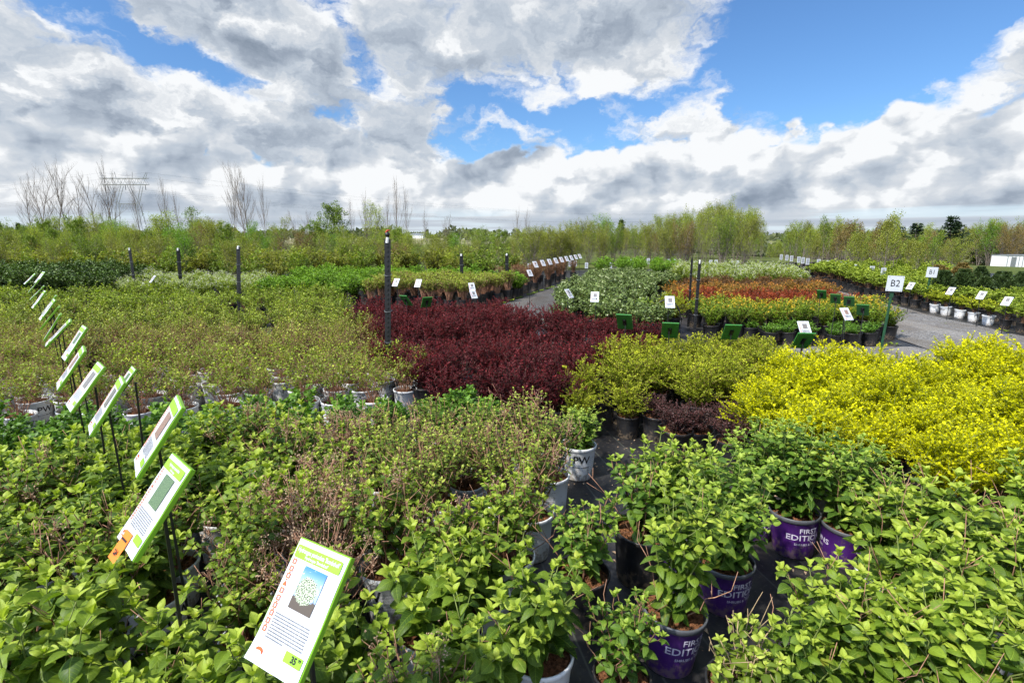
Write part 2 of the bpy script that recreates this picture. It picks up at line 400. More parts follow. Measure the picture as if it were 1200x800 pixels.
def stems_of(n, H, R, r0=.05, arch=.3, z0=.24, hvar=.18, wob=.012, k=7, dome=.35):
    """n curved stems from a pot centre to points on a loose dome"""
    out = []
    for i in range(n):
        a = i * 2.39996 + RNG.uniform(-.3, .3); q = math.sqrt((i + .5) / n) * RNG.uniform(.8, 1.08)
        h = H * (1 - dome * q * q) * RNG.uniform(1 - hvar, 1 + hvar * .4)
        e = np.array([math.cos(a) * R * q, math.sin(a) * R * q, z0 + h]); b = np.array([math.cos(a) * r0 * q, math.sin(a) * r0 * q, z0 - .02])
        c = b + (e - b) * .5 + np.array([math.cos(a), math.sin(a), 0]) * R * q * -arch * .5 + np.array([0, 0, h * arch * .5])
        t = np.linspace(0, 1, k)[:, None]
        P = (1 - t) ** 2 * b + 2 * t * (1 - t) * c + t * t * e
        P[1:] += RNG.normal(0, wob, (k - 1, 3)) * t[1:] * H * 2
        out.append(P)
    return out
def along(P, t):
    n = len(P) - 1; x = np.clip(np.asarray(t) * n, 0, n - 1e-6); i = x.astype(int); f = (x - i)[:, None]
    return P[i] * (1 - f) + P[i + 1] * f, unit(P[i + 1] - P[i])

# ------------------------------------------------------------------ shrub meshes
def hydrangea(H=.5, R=.24, n=9, leaf=.075, nodes=8, t0=.22, side=.5, bare=0, dead=0, tmpl=LEAF_BIG, fluff=1.0):
    st, lf, dd = MB(), MB(), MB()
    for P in stems_of(n, H, R, wob=.010):
        L = np.linalg.norm(np.diff(P, axis=0), axis=1).sum()
        st.tube(P, np.linspace(.0042, .0018, len(P)), 5, 0)
        def shoot(P, ts, big, ph0):
            Q, d = along(P, ts)
            for j in range(len(ts)):
                ph = ph0 + j * (math.pi / 2 + .15) + RNG.uniform(-.25, .25)
                tt = j / max(1, len(ts) - 1)
                sz = big * (1.08 - .62 * tt ** 1.6) * RNG.uniform(.78, 1.15)
                up = .10 + .85 * tt ** 2 + RNG.uniform(-.18, .18)
                for s in (0, math.pi):
                    if RNG.random() < .06: continue
                    h = np.array([math.cos(ph + s), math.sin(ph + s), 0])
                    D = h + d[j] * up + np.array([0, 0, -.10])
                    Nn = d[j] * 1.0 + np.array([0, 0, .6]) - h * up + RNG.normal(0, .25, 3)
                    place(lf, tmpl, [Q[j]], [D], [Nn], sz * RNG.uniform(.9, 1.1), np.clip(.22 + .48 * tt + RNG.normal(0, .14), 0, .78) if tt < .84 else RNG.uniform(.8, 1.0))
            # tip rosette
            for s in range(3):
                a = ph0 + s * 2.1
                place(lf, tmpl, [P[-1]], [np.array([math.cos(a) * .5, math.sin(a) * .5, 1])], [np.array([-math.cos(a), -math.sin(a), .4])], big * .42, RNG.uniform(.85, 1))
        ph = RNG.uniform(0, 6.28)
        shoot(P, np.linspace(t0, .97, nodes), leaf * fluff, ph)
        for k in range(int(side * 5)):
            t = RNG.uniform(.25, .8); Q, d = along(P, np.array([t]))
            a = RNG.uniform(0, 6.28); e = Q[0] + np.array([math.cos(a) * .08, math.sin(a) * .08, RNG.uniform(.06, .14)]) * H / .5
            SP = np.stack([Q[0], Q[0] * .5 + e * .5 + np.array([math.cos(a), math.sin(a), 0]) * .015, e])
            st.tube(SP, [.0025, .002, .0014], 4, 0)
            shoot(SP, np.array([.45, .8, 1.0]), leaf * .72, a)
    for P in stems_of(bare, H * 1.0, R * 1.15, arch=.05, hvar=.35, wob=.018):
        dd.tube(P, np.linspace(.0032, .0014, len(P)), 4, 0)
        for k in range(2):
            Q, d = along(P, np.array([RNG.uniform(.5, .9)])); e = Q[0] + np.array([RNG.normal(0, .05), RNG.normal(0, .05), RNG.uniform(.04, .12)])
            dd.tube([Q[0], e], [.0018, .001], 4, 0)
    for P in stems_of(dead, H * 1.02, R * .95, arch=.1, hvar=.2):
        dd.tube(P, np.linspace(.003, .0016, len(P)), 4, 0)
        c = P[-1]; m = 60
        o = RNG.normal(0, 1, (m, 3)) * [.022, .022, .03]
        for q in o[:12]: dd.tube([c - [0, 0, .03], c + q], [.0012, .0008], 3, 0)
        place(dd, LEAF_TINY, c + o, RNG.normal(0, 1, (m, 3)), RNG.normal(0, 1, (m, 3)), .011, RNG.uniform(0, 1, m), 1)
    return st, lf, dd

def shrub(n=26, H=.4, R=.24, per=40, leaf=.016, t0=.25, twigs=4, arch=.3, tmpl=LEAF_TINY, spread=.9, tip=.35, petals=0, dome=.35, hvar=.2, tl=.09, stemr=.0028, z0=.24, wob=.016, bare=0):
    """dense small-leaved shrub: main stems, side twigs, leaves along both"""
    st, lf, dd = MB(), MB(), MB()
    for P in stems_of(n, H, R, arch=arch, dome=dome, hvar=hvar, z0=z0, wob=wob):
        st.tube(P, np.linspace(stemr, stemr * .4, len(P)), 4, 0, cap=False)
        lines = [(P, t0, per)]
        for k in range(twigs):
            Q, d = along(P, np.array([RNG.uniform(t0, .92)])); a = RNG.uniform(0, 6.28)
            e = Q[0] + unit(d[0] * .8 + np.array([math.cos(a), math.sin(a), .25]) * .8) * tl * RNG.uniform(.6, 1.3)
            SP = np.stack([Q[0], (Q[0] + e) / 2 + [0, 0, -.004], e]); st.tube(SP, [stemr * .6, stemr * .5, stemr * .3], 3, 0, cap=False)
            lines.append((SP, .1, max(4, int(per * .45))))
        base_t = RNG.normal(0, .10)
        for L, a0, m in lines:
            t = np.linspace(a0, 1, m); Q, d = along(L, t)
            a = RNG.uniform(0, 6.28, m); rv = np.stack([np.cos(a), np.sin(a), RNG.uniform(-.2, .7, m)], 1)
            D = d * .55 + rv * spread; N = RNG.normal(0, .5, (m, 3)) + [0, 0, 1]
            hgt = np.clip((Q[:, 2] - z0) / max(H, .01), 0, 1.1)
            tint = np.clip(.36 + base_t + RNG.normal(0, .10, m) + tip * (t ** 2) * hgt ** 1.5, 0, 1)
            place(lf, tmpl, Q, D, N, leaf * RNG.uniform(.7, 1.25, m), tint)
        if petals and RNG.random() < .8:
            c = P[-1]; m = petals
            place(dd, LEAF_TINY, c + RNG.normal(0, .022, (m, 3)), RNG.normal(0, 1, (m, 3)), RNG.normal(0, 1, (m, 3)) + [0, 0, 1], .018, RNG.uniform(0, 1, m))
    for P in stems_of(bare, H * 1.04, R * 1.05, arch=.1, hvar=.5, wob=.02):
        dd.tube(P, np.linspace(stemr, stemr * .4, len(P)), 3, 0, cap=False)
        for k in range(3):
            Q, d = along(P, np.array([RNG.uniform(.4, .95)])); dd.tube([Q[0], Q[0] + RNG.normal(0, .03, 3) + [0, 0, .05]], [stemr * .5, stemr * .3], 3, 0, cap=False)
    return st, lf, dd

# ------------------------------------------------------------------ pots
def text_mb(txt, size, mb=None, M4=None, align='CENTER', bold=0.0, mi=0, res=2):
    cu = bpy.data.curves.new('txt', 'FONT'); cu.body = txt; cu.size = size; cu.align_x = align; cu.align_y = 'CENTER'; cu.offset = bold; cu.resolution_u = res
    o = bpy.data.objects.new('txt', cu); COL.objects.link(o)
    dg = bpy.context.evaluated_depsgraph_get(); me = o.evaluated_get(dg).to_mesh()
    V = np.array([tuple(v.co) for v in me.vertices]); tri = []
    me.calc_loop_triangles()
    for t in me.loop_triangles: tri.append(tuple(t.vertices))
    o.evaluated_get(dg).to_mesh_clear(); bpy.data.objects.remove(o); bpy.data.curves.remove(cu)
    return V, np.array(tri)
_TX = {}
def text(txt, size, align='CENTER', bold=0.0):
    k = (txt, align, round(bold / size, 4))
    if k not in _TX: _TX[k] = text_mb(txt, 1.0, align=align, bold=bold / size)
    V, F = _TX[k]; return V * size, F
PR, PH = .135, .265    # rim radius, height
def pot_r(z, R=PR): return R * (.80 + .20 * z / PH)
def pot_mesh(m, rim, R=PR, Hh=PH, k=32):
    mb = MB(); r = lambda z: R * (.80 + .20 * z / Hh)
    mb.lathe([(.001, .004), (R * .78, .004), (r(.008), .012), (r(Hh * .5), Hh * .5), (r(Hh - .03), Hh - .03), (r(Hh - .026) + .003, Hh - .026)], k, 0)
    mb.lathe([(r(Hh - .026) + .003, Hh - .026), (R + .004, Hh - .024), (R + .006, Hh - .004), (R + .004, Hh), (R - .002, Hh), (R - .005, Hh - .006), (R - .008, Hh - .05)], k, 1)
    return mb.build('pot', [m, rim])
def print_mesh(lines, m, R=PR, off=.0016, font=None):
    """lettering wrapped round the pot, facing -Y"""
    mb = MB()
    for txt, size, z, sc in lines:
        V, F = text(txt, size, bold=size * .012)
        if len(V) == 0: continue
        th = V[:, 0] * sc / (R * .93) - math.pi / 2; zz = z + V[:, 1]; rr = pot_r(zz, R) + off
        mb.add(np.stack([rr * np.cos(th), rr * np.sin(th), zz], 1), F)
    return mb
def soil_mesh(R=PR):
    mb = MB(); k = 24; rings = [.001, .3, .55, .8, 1.0]
    V = []; 
    for i, q in enumerate(rings):
        for j in range(k):
            a = j * 2 * math.pi / k; V.append((math.cos(a) * q * (R - .008), math.sin(a) * q * (R - .008), PH - .035 + RNG.normal(0, .004) + .008 * (1 - q)))
    F = [(i * k + j, i * k + (j + 1) % k, (i + 1) * k + (j + 1) % k, (i + 1) * k + j) for i in range(len(rings) - 1) for j in range(k)]
    mb.add(V, F)
    n = 260; a = RNG.uniform(0, 6.28, n); q = np.sqrt(RNG.uniform(0, 1, n)) * (R - .014)
    P = np.stack([np.cos(a) * q, np.sin(a) * q, np.full(n, PH - .031) + RNG.uniform(-.002, .006, n)], 1)
    place(mb, [leaf3(.35, .6, .3)], P, RNG.normal(0, 1, (n, 3)) * [1, 1, .3], RNG.normal(0, .5, (n, 3)) + [0, 0, 1], RNG.uniform(.008, .018, n), RNG.uniform(0, 1, n))
    return mb.build('soil', M['soil'])
SOIL = soil_mesh()
POT = {'white': pot_mesh(M['potwhite'], M['potwhite']), 'purple': pot_mesh(M['potpurple'], M['potrim']), 'black': pot_mesh(M['potblack'], M['potblack'])}
def pw_print():
    mb = print_mesh([('PW', .085, .175, 1.0), ('PROVEN WINNERS', .017, .118, 1.0)], None)
    # a second, smaller block of print further round the pot
    for k in range(7):
        V, F = text('color choice shrubs'[: 19 - (k * 5) % 7], .010)
        th = V[:, 0] / (PR * .93) - math.pi / 2 + .72; zz = .19 - k * .016 + V[:, 1]; rr = pot_r(zz) + .0016
        mb.add(np.stack([rr * np.cos(th), rr * np.sin(th), zz], 1), F, mi=1)
    th = np.linspace(-.34, .34, 15) - math.pi / 2
    for z0, z1 in ((.137, .1385),):
        V = [(pot_r(z) * math.cos(t) + .0017 * math.cos(t), pot_r(z) * math.sin(t) + .0017 * math.sin(t), z) for t in th for z in (z0, z1)]
        mb.add(V, [(2 * i, 2 * i + 2, 2 * i + 3, 2 * i + 1) for i in range(14)])
    return mb.build('lettering', [M['inkdark'], M['inkgrey']], False)
def fe_print():
    mb = print_mesh([('FIRST', .042, .195, 1.08), ('EDITIONS', .050, .150, 1.12), ('SHRUBS & TREES', .019, .108, 1.1)], None)
    th = np.linspace(0, 2 * math.pi, 25)    # ring round the O
    xs = .026; 
    V = []
    for t in th:
        for r in (.024, .0265):
            x = xs + r * .75 * math.cos(t); z = .150 + r * math.sin(t) * 1.15; a = x * 1.12 / (PR * .93) - math.pi / 2; rr = pot_r(z) + .0018
            V.append((rr * math.cos(a), rr * math.sin(a), z))
    mb.add(V, [(2 * i, 2 * i + 2, 2 * i + 3, 2 * i + 1) for i in range(24)])
    return mb.build('lettering', [M['inklilac']], False)
PRINT = {'white': pw_print(), 'purple': fe_print(), 'black': None}

# ------------------------------------------------------------------ plants: prototypes and placement
PARK = []     # prototypes are built hidden from view below, then removed
def proto_shrub(pot, meshes, leafm, stemm='twig', deadm=('twigpink', 'deadflower'), one=False, kind='potted_shrub'):
    """a potted plant: Empty > pot (> lettering), soil, stems, foliage; one=True: one mesh, for plants far away"""
    st, lf, dd = meshes
    if one:
        me = lf.build(kind, M[leafm]); root_me = MB()
        allm = MB()
        for src, mi in ((lf, 0), (st, 1), (dd, 2)):
            off = allm.n
            if src.n == 0: continue
            allm.add(np.concatenate(src.V), np.zeros((0, 3), int), np.concatenate(src.T), np.concatenate(src.UV))
            for f in src.F: allm.F.append(f + off); allm.M.append(np.full(len(f), mi))
        if pot: allm.lathe([(PR * .8, .004), (PR * .985, PH - .03)], 14, 3); allm.lathe([(PR * 1.03, PH - .03), (PR * 1.03, PH)], 14, 3); allm.lathe([(PR * 1.03, PH + .001), (PR * .95, PH + .001)], 14, 3); allm.lathe([(PR * .95, PH - .03), (.001, PH - .02)], 12, 4)
        me = allm.build(kind, [M[leafm], M[stemm], M[deadm[-1]], M['pot' + (pot or 'black')], M['soil']])
        o = bpy.data.objects.new(kind, me); return o
    root = bpy.data.objects.new(kind, None); root.empty_display_size = .1
    KIDS[root.name] = []
    def ch(name, me, par):
        o = bpy.data.objects.new(name, me); KIDS.setdefault(par.name, []).append(o); return o
    p = ch('pot', POT[pot], root)
    if PRINT[pot]:
        ch('lettering', PRINT[pot], p); ch('lettering', PRINT[pot], p).rotation_euler = (0, 0, math.pi)
    ch('soil', SOIL, root)
    ch('stems', st.build('stems', M[stemm]), root)
    ch('foliage', lf.build('foliage', M[leafm]), root)
    if dd.n: ch('dry_stems' if deadm[0] != 'petal' else 'blossom', dd.build('dry_stems', [M[deadm[0]], M[deadm[-1]]]), root)
    return root
def put(proto, x, y, rz=None, s=1.0, z=0.0, label=None, cat='shrub', group=None, tilt=.0):
    o = copy_tree(proto)
    o.location = (x, y, z); o.rotation_euler = (RNG.normal(0, tilt), RNG.normal(0, tilt), RNG.uniform(0, 6.28) if rz is None else rz)
    o.scale = (s, s, s * RNG.uniform(.94, 1.06))
    return tag(o, label, cat, group)
# ordinals for labels
ORD = 'first second third fourth fifth sixth seventh eighth ninth tenth eleventh twelfth thirteenth fourteenth fifteenth sixteenth seventeenth eighteenth nineteenth twentieth'.split()
def ordn(i):
    if i < 20: return ORD[i]
    tens = {2: 'twenty', 3: 'thirty', 4: 'forty', 5: 'fifty', 6: 'sixty', 7: 'seventy'}
    t, u = divmod(i + 1, 10)
    return tens[t] + ('-' + ORD[u - 1] if u else ('th' if 0 else '')) if u else tens[t][:-1] + 'ieth'
def inpoly(x, y, P):
    c = False; n = len(P)
    for i in range(n):
        (x1, y1), (x2, y2) = P[i], P[i - 1]
        if (y1 > y) != (y2 > y) and x < (x2 - x1) * (y - y1) / (y2 - y1) + x1: c = not c
    return c
def inview(x, y, h, pad=60):
    p = rad(PITCH)
    for hh in (0, h):
        dz = hh - EYE; zc = y * math.cos(p) - dz * math.sin(p)
        if zc < .15: continue
        u = 600 + FPX * x / zc; v = 400 - FPX * (y * math.sin(p) + dz * math.cos(p)) / zc
        if -pad < u < 1200 + pad and v < 800 + pad * 2.2: return True
    return False
TAKEN = []
def bed(protos, poly, sp, label, cat, group, h=.6, ang=12, px=None, pxh=None, jit=.12, s=(.9, 1.1), skip=None, end='the near end', rz=None, uniq=True, tilt=.04, clear=0.0, z=0.0):
    """plants on a grid inside a polygon (photo pixels at canopy height, or world metres)"""
    P = [G(a, b, pxh) for a, b in poly] if pxh is not None else poly
    ca, sa = math.cos(rad(ang)), math.sin(rad(ang))
    uv = [(x * ca + y * sa, -x * sa + y * ca) for x, y in P]
    u0, u1 = min(a for a, b in uv), max(a for a, b in uv); v0, v1 = min(b for a, b in uv), max(b for a, b in uv)
    spu, spv = sp if isinstance(sp, tuple) else (sp, sp)
    row = 0; v = v0 + spv * .4; cnt = 0
    while v < v1:
        k = 0; u = u0 + spu * (.25 if row % 2 else .6)
        while u < u1:
            x = u * ca - v * sa; y = u * sa + v * ca
            if inpoly(x, y, P):
                jx, jy = RNG.normal(0, jit * spu, 2); X, Y = x + jx, y + jy
                if inview(X, Y, h) and not (skip and skip(X, Y)) and not (clear and any((X - a) ** 2 + (Y - b) ** 2 < clear ** 2 for a, b in TAKEN)):
                    pr = protos(X, Y) if callable(protos) else protos[RNG.integers(len(protos))]
                    lab, grp = label, group
                    if isinstance(pr, tuple): pr, lab, grp = pr
                    txt = f'{lab}, {ordn(k)} from {end} in {ordn(row)} row' if uniq else lab
                    put(pr, X, Y, rz, RNG.uniform(*s), z, txt, cat, grp, tilt); cnt += 1; k += 1
            u += spu
        if k: row += 1
        v += spv
    return cnt

# ------------------------------------------------------------------ ground, road, paths
def hgt(x, y):
    """the yard is level; the land drops gently beyond it on the right and rolls far away"""
    d = np.clip((np.hypot(x, y) - 42) / 40, 0, 1) * np.clip((x - 18) / 30, 0, 1); d = d * d * (3 - 2 * d)
    far = np.clip((y - 500) / 1500, 0, 1)
    return -3.9 * d + far * 6 * (1 + np.sin(x / 310.0) * .7)
def sheet_grid(xs, ys, z0=0.0, rel=True):
    X, Y = np.meshgrid(xs, ys); Z = hgt(X, Y) + z0 if rel else np.full(X.shape, z0)
    n, m = X.shape; i = np.arange(n - 1)[:, None] * m + np.arange(m - 1)[None]
    return np.stack([X, Y, Z], -1).reshape(-1, 3), np.stack([i, i + 1, i + m + 1, i + m], -1).reshape(-1, 4)
def ground_mat():
    m, nt, b = mat('grass and soil'); p = geopos(nt)
    n1 = noise(nt, p, .05, 4, .6); n2 = noise(nt, p, 1.3, 6, .65); n3 = noise(nt, p, 14, 5, .6)
    c = mixc(nt, n1.sstep(.4, .6), (.075, .10, .022), (.13, .15, .038)); c = mixc(nt, n2.sstep(.5, .72), c, (.15, .11, .06))
    c = mixc(nt, n3.sstep(.35, .7), c, (.06, .085, .02))
    s = nt.nodes.new('ShaderNodeSeparateXYZ'); nt.links.new(p, s.inputs[0]); Y = NX(nt, s.outputs[1]); X = NX(nt, s.outputs[0])
    strips = noise(nt, comb(nt, X * .0011, Y * .011, 2.0), 1.0, 3, .5)
    fc = mixc(nt, strips.sstep(.44, .50), (.16, .17, .06), (.36, .31, .21)); fc = mixc(nt, strips.sstep(.55, .6), fc, (.07, .10, .035))
    c = mixc(nt, Y.sstep(110, 190), c, fc)
    c = mixc(nt, Y.sstep(1300, 1700), c, (.05, .075, .06))
    setc(nt, b, c); b.inputs['Roughness'].default_value = .95; b.inputs['Specular IOR Level'].default_value = .1
    bump(nt, b, n3, .6, .03); return m
xs = np.unique(np.concatenate([np.linspace(-2600, 2600, 60), np.linspace(-100, 160, 66)])); ys = np.unique(np.concatenate([np.linspace(-60, 200, 60), np.linspace(200, 3600, 50)]))
gm = MB(); gm.add(*sheet_grid(xs, ys)); tag(link('ground', gm.build('ground', ground_mat())), kind='structure')

def sheet(name, polys, z, m, kind='structure', sub=1):
    mb = MB()
    for P in polys:
        V = [(x, y, z) for x, y in P]; mb.add(V, [tuple(range(len(V)))])
    return tag(link(name, mb.build(name, m, False)), kind=kind)
def fabric_mat():
    m, nt, b = mat('black weed fabric'); p = geopos(nt)
    n = noise(nt, p, 3.0, 6, .6, .6); f = noise(nt, p, 40, 4, .6)
    c = mixc(nt, n.sstep(.45, .75), (.012, .012, .014), (.045, .043, .042)); c = mixc(nt, f.sstep(.58, .72), c, (.09, .07, .05))
    s = nt.nodes.new('ShaderNodeSeparateXYZ'); nt.links.new(p, s.inputs[0]); X = NX(nt, s.outputs[0]) + NX(nt, s.outputs[1]) * .22
    ln = ((X * 3.3).f('FRACT') - .5).f('ABSOLUTE').sstep(.03, .0); c = mixc(nt, ln * .5, c, (.10, .11, .09))
    dst = noise(nt, p, 1.1, 6, .65); c = mixc(nt, dst.sstep(.52, .75) * .6, c, (.13, .11, .085))
    setc(nt, b, c); b.inputs['Roughness'].default_value = .5; b.inputs['Specular IOR Level'].default_value = .45
    wv = nt.nodes.new('ShaderNodeTexWave'); wv.inputs['Scale'].default_value = 1.3; wv.inputs['Distortion'].default_value = 7; nt.links.new(p, wv.inputs[0])
    bump(nt, b, NX(nt, wv.outputs['Fac']) + f * .15, .5, .03); return m
def gravel_mat(nm='grey crushed gravel', dk=1.0):
    m, nt, b = mat(nm); p = geopos(nt)
    vo = nt.nodes.new('ShaderNodeTexVoronoi'); vo.inputs['Scale'].default_value = 38; nt.links.new(p, vo.inputs['Vector'])
    sp = nt.nodes.new('ShaderNodeSeparateColor'); nt.links.new(vo.outputs['Color'], sp.inputs[0]); r = NX(nt, sp.outputs[0])
    n = noise(nt, p, .9, 5, .6); n2 = noise(nt, p, 7, 5, .65)
    c = mixc(nt, r, (.10, .097, .095), (.27, .26, .25)); c = mixc(nt, n.sstep(.42, .62), c, (.15, .135, .12)); c = mixc(nt, n2.sstep(.56, .75) * .7, c, (.085, .08, .076))
    s = nt.nodes.new('ShaderNodeSeparateXYZ'); nt.links.new(p, s.inputs[0]); X = NX(nt, s.outputs[0]); Y = NX(nt, s.outputs[1])
    tr = ((X - Y * .13 - 6.9 + n * .3) * 3.6).f('SINE').sstep(.3, .95)
    c = mixc(nt, tr * .35, c, (.30, .28, .255))
    c = mixc(nt, 1.0, c, (dk, dk, dk), 'MULTIPLY')
    setc(nt, b, c); b.inputs['Roughness'].default_value = .9; b.inputs['Specular IOR Level'].default_value = .2
    bump(nt, b, NX(nt, vo.outputs['Distance']) + n2 * .8, .9, .02); return m
FAB, GRV, GRD = fabric_mat(), gravel_mat(), gravel_mat('dark aisle gravel', .55)
sheet('yard_ground', [[(-16, -3), (22, -3), (26, 34), (-16, 26)]], .004, FAB)
# the gravel road on the right (a real crown, slightly uneven), the cross lane and the centre aisle
def strip(name, L, R, z, m, n=26, kind='structure'):
    L, R = np.array(L, float), np.array(R, float); t = np.linspace(0, 1, n)
    def rs(A):
        s = np.linspace(0, 1, len(A)); return np.stack([np.interp(t, s, A[:, 0]), np.interp(t, s, A[:, 1])], 1)
    L, R = rs(L), rs(R); k = 9; V = []
    for i in range(n):
        for j in range(k):
            q = j / (k - 1); p = L[i] * (1 - q) + R[i] * q
            V.append((p[0], p[1], z + .035 * math.sin(q * math.pi) ** .5 + .006 * math.sin(p[0] * 3 + p[1] * 2)))
    F = [(i * k + j, i * k + j + 1, (i + 1) * k + j + 1, (i + 1) * k + j) for i in range(n - 1) for j in range(k - 1)]
    mb = MB(); mb.add(V, F); return tag(link(name, mb.build(name, m)), kind=kind)
strip('road', [(7.0, 1), (6.95, 8), (7.6, 12), (9.0, 18), (12, 34)], [(10.0, 1), (9.6, 8), (10.1, 12), (11.5, 18), (14.5, 34)], .010, GRV)
strip('cross_lane', [(2.3, 7.35), (6.9, 7.2)], [(2.3, 8.62), (6.9, 8.66)], .010, GRV, 12)
strip('aisle', [(-1.6, 11.0), (-.35, 14.2), (.75, 17), (3.3, 24.3), (7, 34)], [(1.0, 10.6), (1.25, 13.4), (2.15, 17), (4.15, 24.3), (8.2, 34)], .010, GRD)

# ------------------------------------------------------------------ prototypes
P_ = {}
P_['lush'] = [proto_shrub('white', hydrangea(.46, .27, 9, .108, 7, t0=.12, side=.6, bare=3), 'hyd', 'stemgreen', kind='hydrangea') for _ in range(4)]
P_['twiggy'] = [proto_shrub('white', hydrangea(.50, .25, 12, .070, 7, t0=.3, side=.6, bare=22, dead=d), 'hyd', 'twig', kind='hydrangea') for d in (2, 5, 3)]
P_['panicle'] = [proto_shrub('white', hydrangea(.44, .26, 6, .066, 5, t0=.25, side=.4, bare=46, dead=14), 'hyd', 'twigpink', kind='hydrangea') for _ in range(2)]
P_['fine'] = [proto_shrub('white', hydrangea(.52, .24, 18, .050, 8, t0=.4, side=.6, bare=18, dead=1, tmpl=LEAF_MID), 'hydsmall', 'twig', kind='hydrangea') for _ in range(3)]
P_['tall'] = [proto_shrub('white', hydrangea(.46, .23, 9, .092, 7, t0=.15, side=.4, bare=2), 'hyd', 'stemgreen', kind='hydrangea') for _ in range(3)]
P_['purple'] = [proto_shrub('purple', hydrangea(.60, .28, 16, .072, 10, t0=.10, side=.9, bare=2), 'hyd2', 'stemgreen', kind='hydrangea') for _ in range(3)]
P_['purpletall'] = [proto_shrub('purple', hydrangea(.60, .24, 11, .080, 9, t0=.12, side=.6, bare=3), 'hyd', 'stemgreen', kind='hydrangea') for _ in range(2)]
P_['big'] = [proto_shrub('white', hydrangea(.56, .25, 10, .100, 8, t0=.12, side=.7, bare=6), 'hyd', 'stemgreen', kind='hydrangea') for _ in range(3)]
P_['blackhyd'] = [proto_shrub('black', hydrangea(.44, .23, 10, .074, 7, t0=.15, side=.6, bare=5), 'hyd2', 'twig', kind='hydrangea') for _ in range(2)]
P_['stubs'] = [proto_shrub('black', hydrangea(.28, .16, 8, .062, 5, t0=.2, side=.4, bare=9), 'hydsmall', 'twigpale', ('twigpale', 'deadflower'), kind='hydrangea') for _ in range(2)]
P_['compact'] = [proto_shrub('white', hydrangea(.32, .21, 22, .056, 8, t0=.1, side=.4), 'hyd2', 'stemgreen', kind='hydrangea')]
P_['dwarf'] = [proto_shrub('white', shrub(22, .32, .22, 26, .040, .1, 2, tmpl=LEAF_MID, spread=.8, tip=.4, wob=.02), 'dwarf', 'stemgreen', kind='ninebark_shrub') for _ in range(3)]
P_['spirea'] = [proto_shrub('white', shrub(26, .36, .22, 11, .026, .60, 3, tmpl=LEAF_MID, spread=.9, dome=.3, hvar=.4, bare=22), 'spirea', 'twigpink', kind='spirea') for _ in range(4)]
P_['ninebark'] = [proto_shrub('black', shrub(30, .36, .24, 11, .024, .5, 3, tmpl=LEAF_MID, dome=.3, hvar=.4, bare=30), 'ninebark', 'twigpink', kind='ninebark_shrub') for _ in range(3)]
P_['weigela'] = [proto_shrub('black', shrub(24, .36, .25, 14, .030, .4, 3, tmpl=LEAF_MID, dome=.3, hvar=.4, bare=6), 'weigela', 'twig', kind='weigela') for _ in range(3)]
P_['limefar'] = [proto_shrub('black', shrub(22, .36, .30, 13, .034, .3, 3, tmpl=LEAF_MID, dome=.3), 'spirea', 'twig', one=True, kind='spirea') for _ in range(2)]
P_['burg'] = [proto_shrub('black', shrub(46, .42, .33, 46, .018, .12, 5, arch=.35, dome=.42, hvar=.3, tip=.3), 'burg', 'barkdark', kind='barberry_shrub') for _ in range(4)]
P_['plum'] = [proto_shrub('black', shrub(34, .22, .20, 34, .015, .1, 4, dome=.5), 'plum', 'barkdark', kind='barberry_shrub') for _ in range(2)]
P_['yellow'] = [proto_shrub('black', shrub(74, .46, .37, 50, .0180, .12, 7, arch=.6, dome=.55, hvar=.22, tip=.5, tl=.11), 'yellow', 'stemgreen', kind='barberry_shrub') for _ in range(4)]
P_['gold'] = [proto_shrub('black', shrub(60, .42, .33, 44, .0175, .10, 6, arch=.5, dome=.5, hvar=.4, tip=.45), 'gold', 'twig', kind='barberry_shrub') for _ in range(4)]
P_['rhodo'] = [proto_shrub('black', shrub(24, .40, .30, 22, .050, .15, 3, tmpl=LEAF_MID, spread=1.0, dome=.4, tip=.4), 'rhodo', 'twig', kind='rhododendron') for _ in range(3)]
P_['goldtop'] = [proto_shrub('black', shrub(40, .42, .28, 30, .026, .1, 3, tmpl=LEAF_MID, dome=.4, tip=.62), 'goldtop', 'twig', kind='spirea') for _ in range(3)]
P_['redsh'] = [proto_shrub('black', shrub(34, .32, .28, 28, .024, .1, 3, dome=.4), 'red', 'barkdark', kind='barberry_shrub') for _ in range(2)]
P_['orange'] = [proto_shrub('black', shrub(34, .32, .28, 26, .026, .1, 3, tmpl=LEAF_MID, dome=.4, tip=.62), 'orange', 'twig', kind='spirea') for _ in range(2)]
P_['bronze'] = [proto_shrub('black', shrub(30, .32, .27, 22, .028, .1, 3, dome=.4), 'brown', 'twig', one=True, kind='ninebark_shrub') for _ in range(2)]
P_['lowgreen'] = [proto_shrub('black', shrub(20, .13, .19, 22, .030, .1, 2, tmpl=LEAF_MID), 'dwarf', 'stemgreen', kind='perennial') for _ in range(2)]
P_['blossom'] = [proto_shrub('black', shrub(34, .50, .32, 22, .036, .15, 3, tmpl=LEAF_MID, dome=.3, petals=14), 'lime', 'twig', ('petal', 'petal'), one=True, kind='flowering_shrub') for _ in range(3)]
P_['maple'] = [proto_shrub('black', shrub(22, .50, .40, 26, .045, .35, 4, tmpl=LEAF_MID, dome=.45, arch=.9, tip=.5), 'lime', 'twig', kind='spirea') for _ in range(3)]
P_['mapleg'] = [proto_shrub('white', shrub(22, .40, .34, 24, .040, .35, 4, tmpl=LEAF_MID, dome=.45, arch=.9, tip=.6), 'gold', 'twig', kind='spirea') for _ in range(2)]
P_['yew'] = [proto_shrub('black', shrub(34, .55, .42, 30, .045, .05, 5, dome=.4, tip=.3), 'yew', 'bark', one=True, kind='yew_shrub') for _ in range(3)]
P_['caneshrub'] = [proto_shrub('black', shrub(44, .50, .27, 12, .036, .45, 3, tmpl=LEAF_MID, dome=.1, stemr=.006), 'weigela', 'twigpink', one=True, kind='cane_shrub') for _ in range(3)]
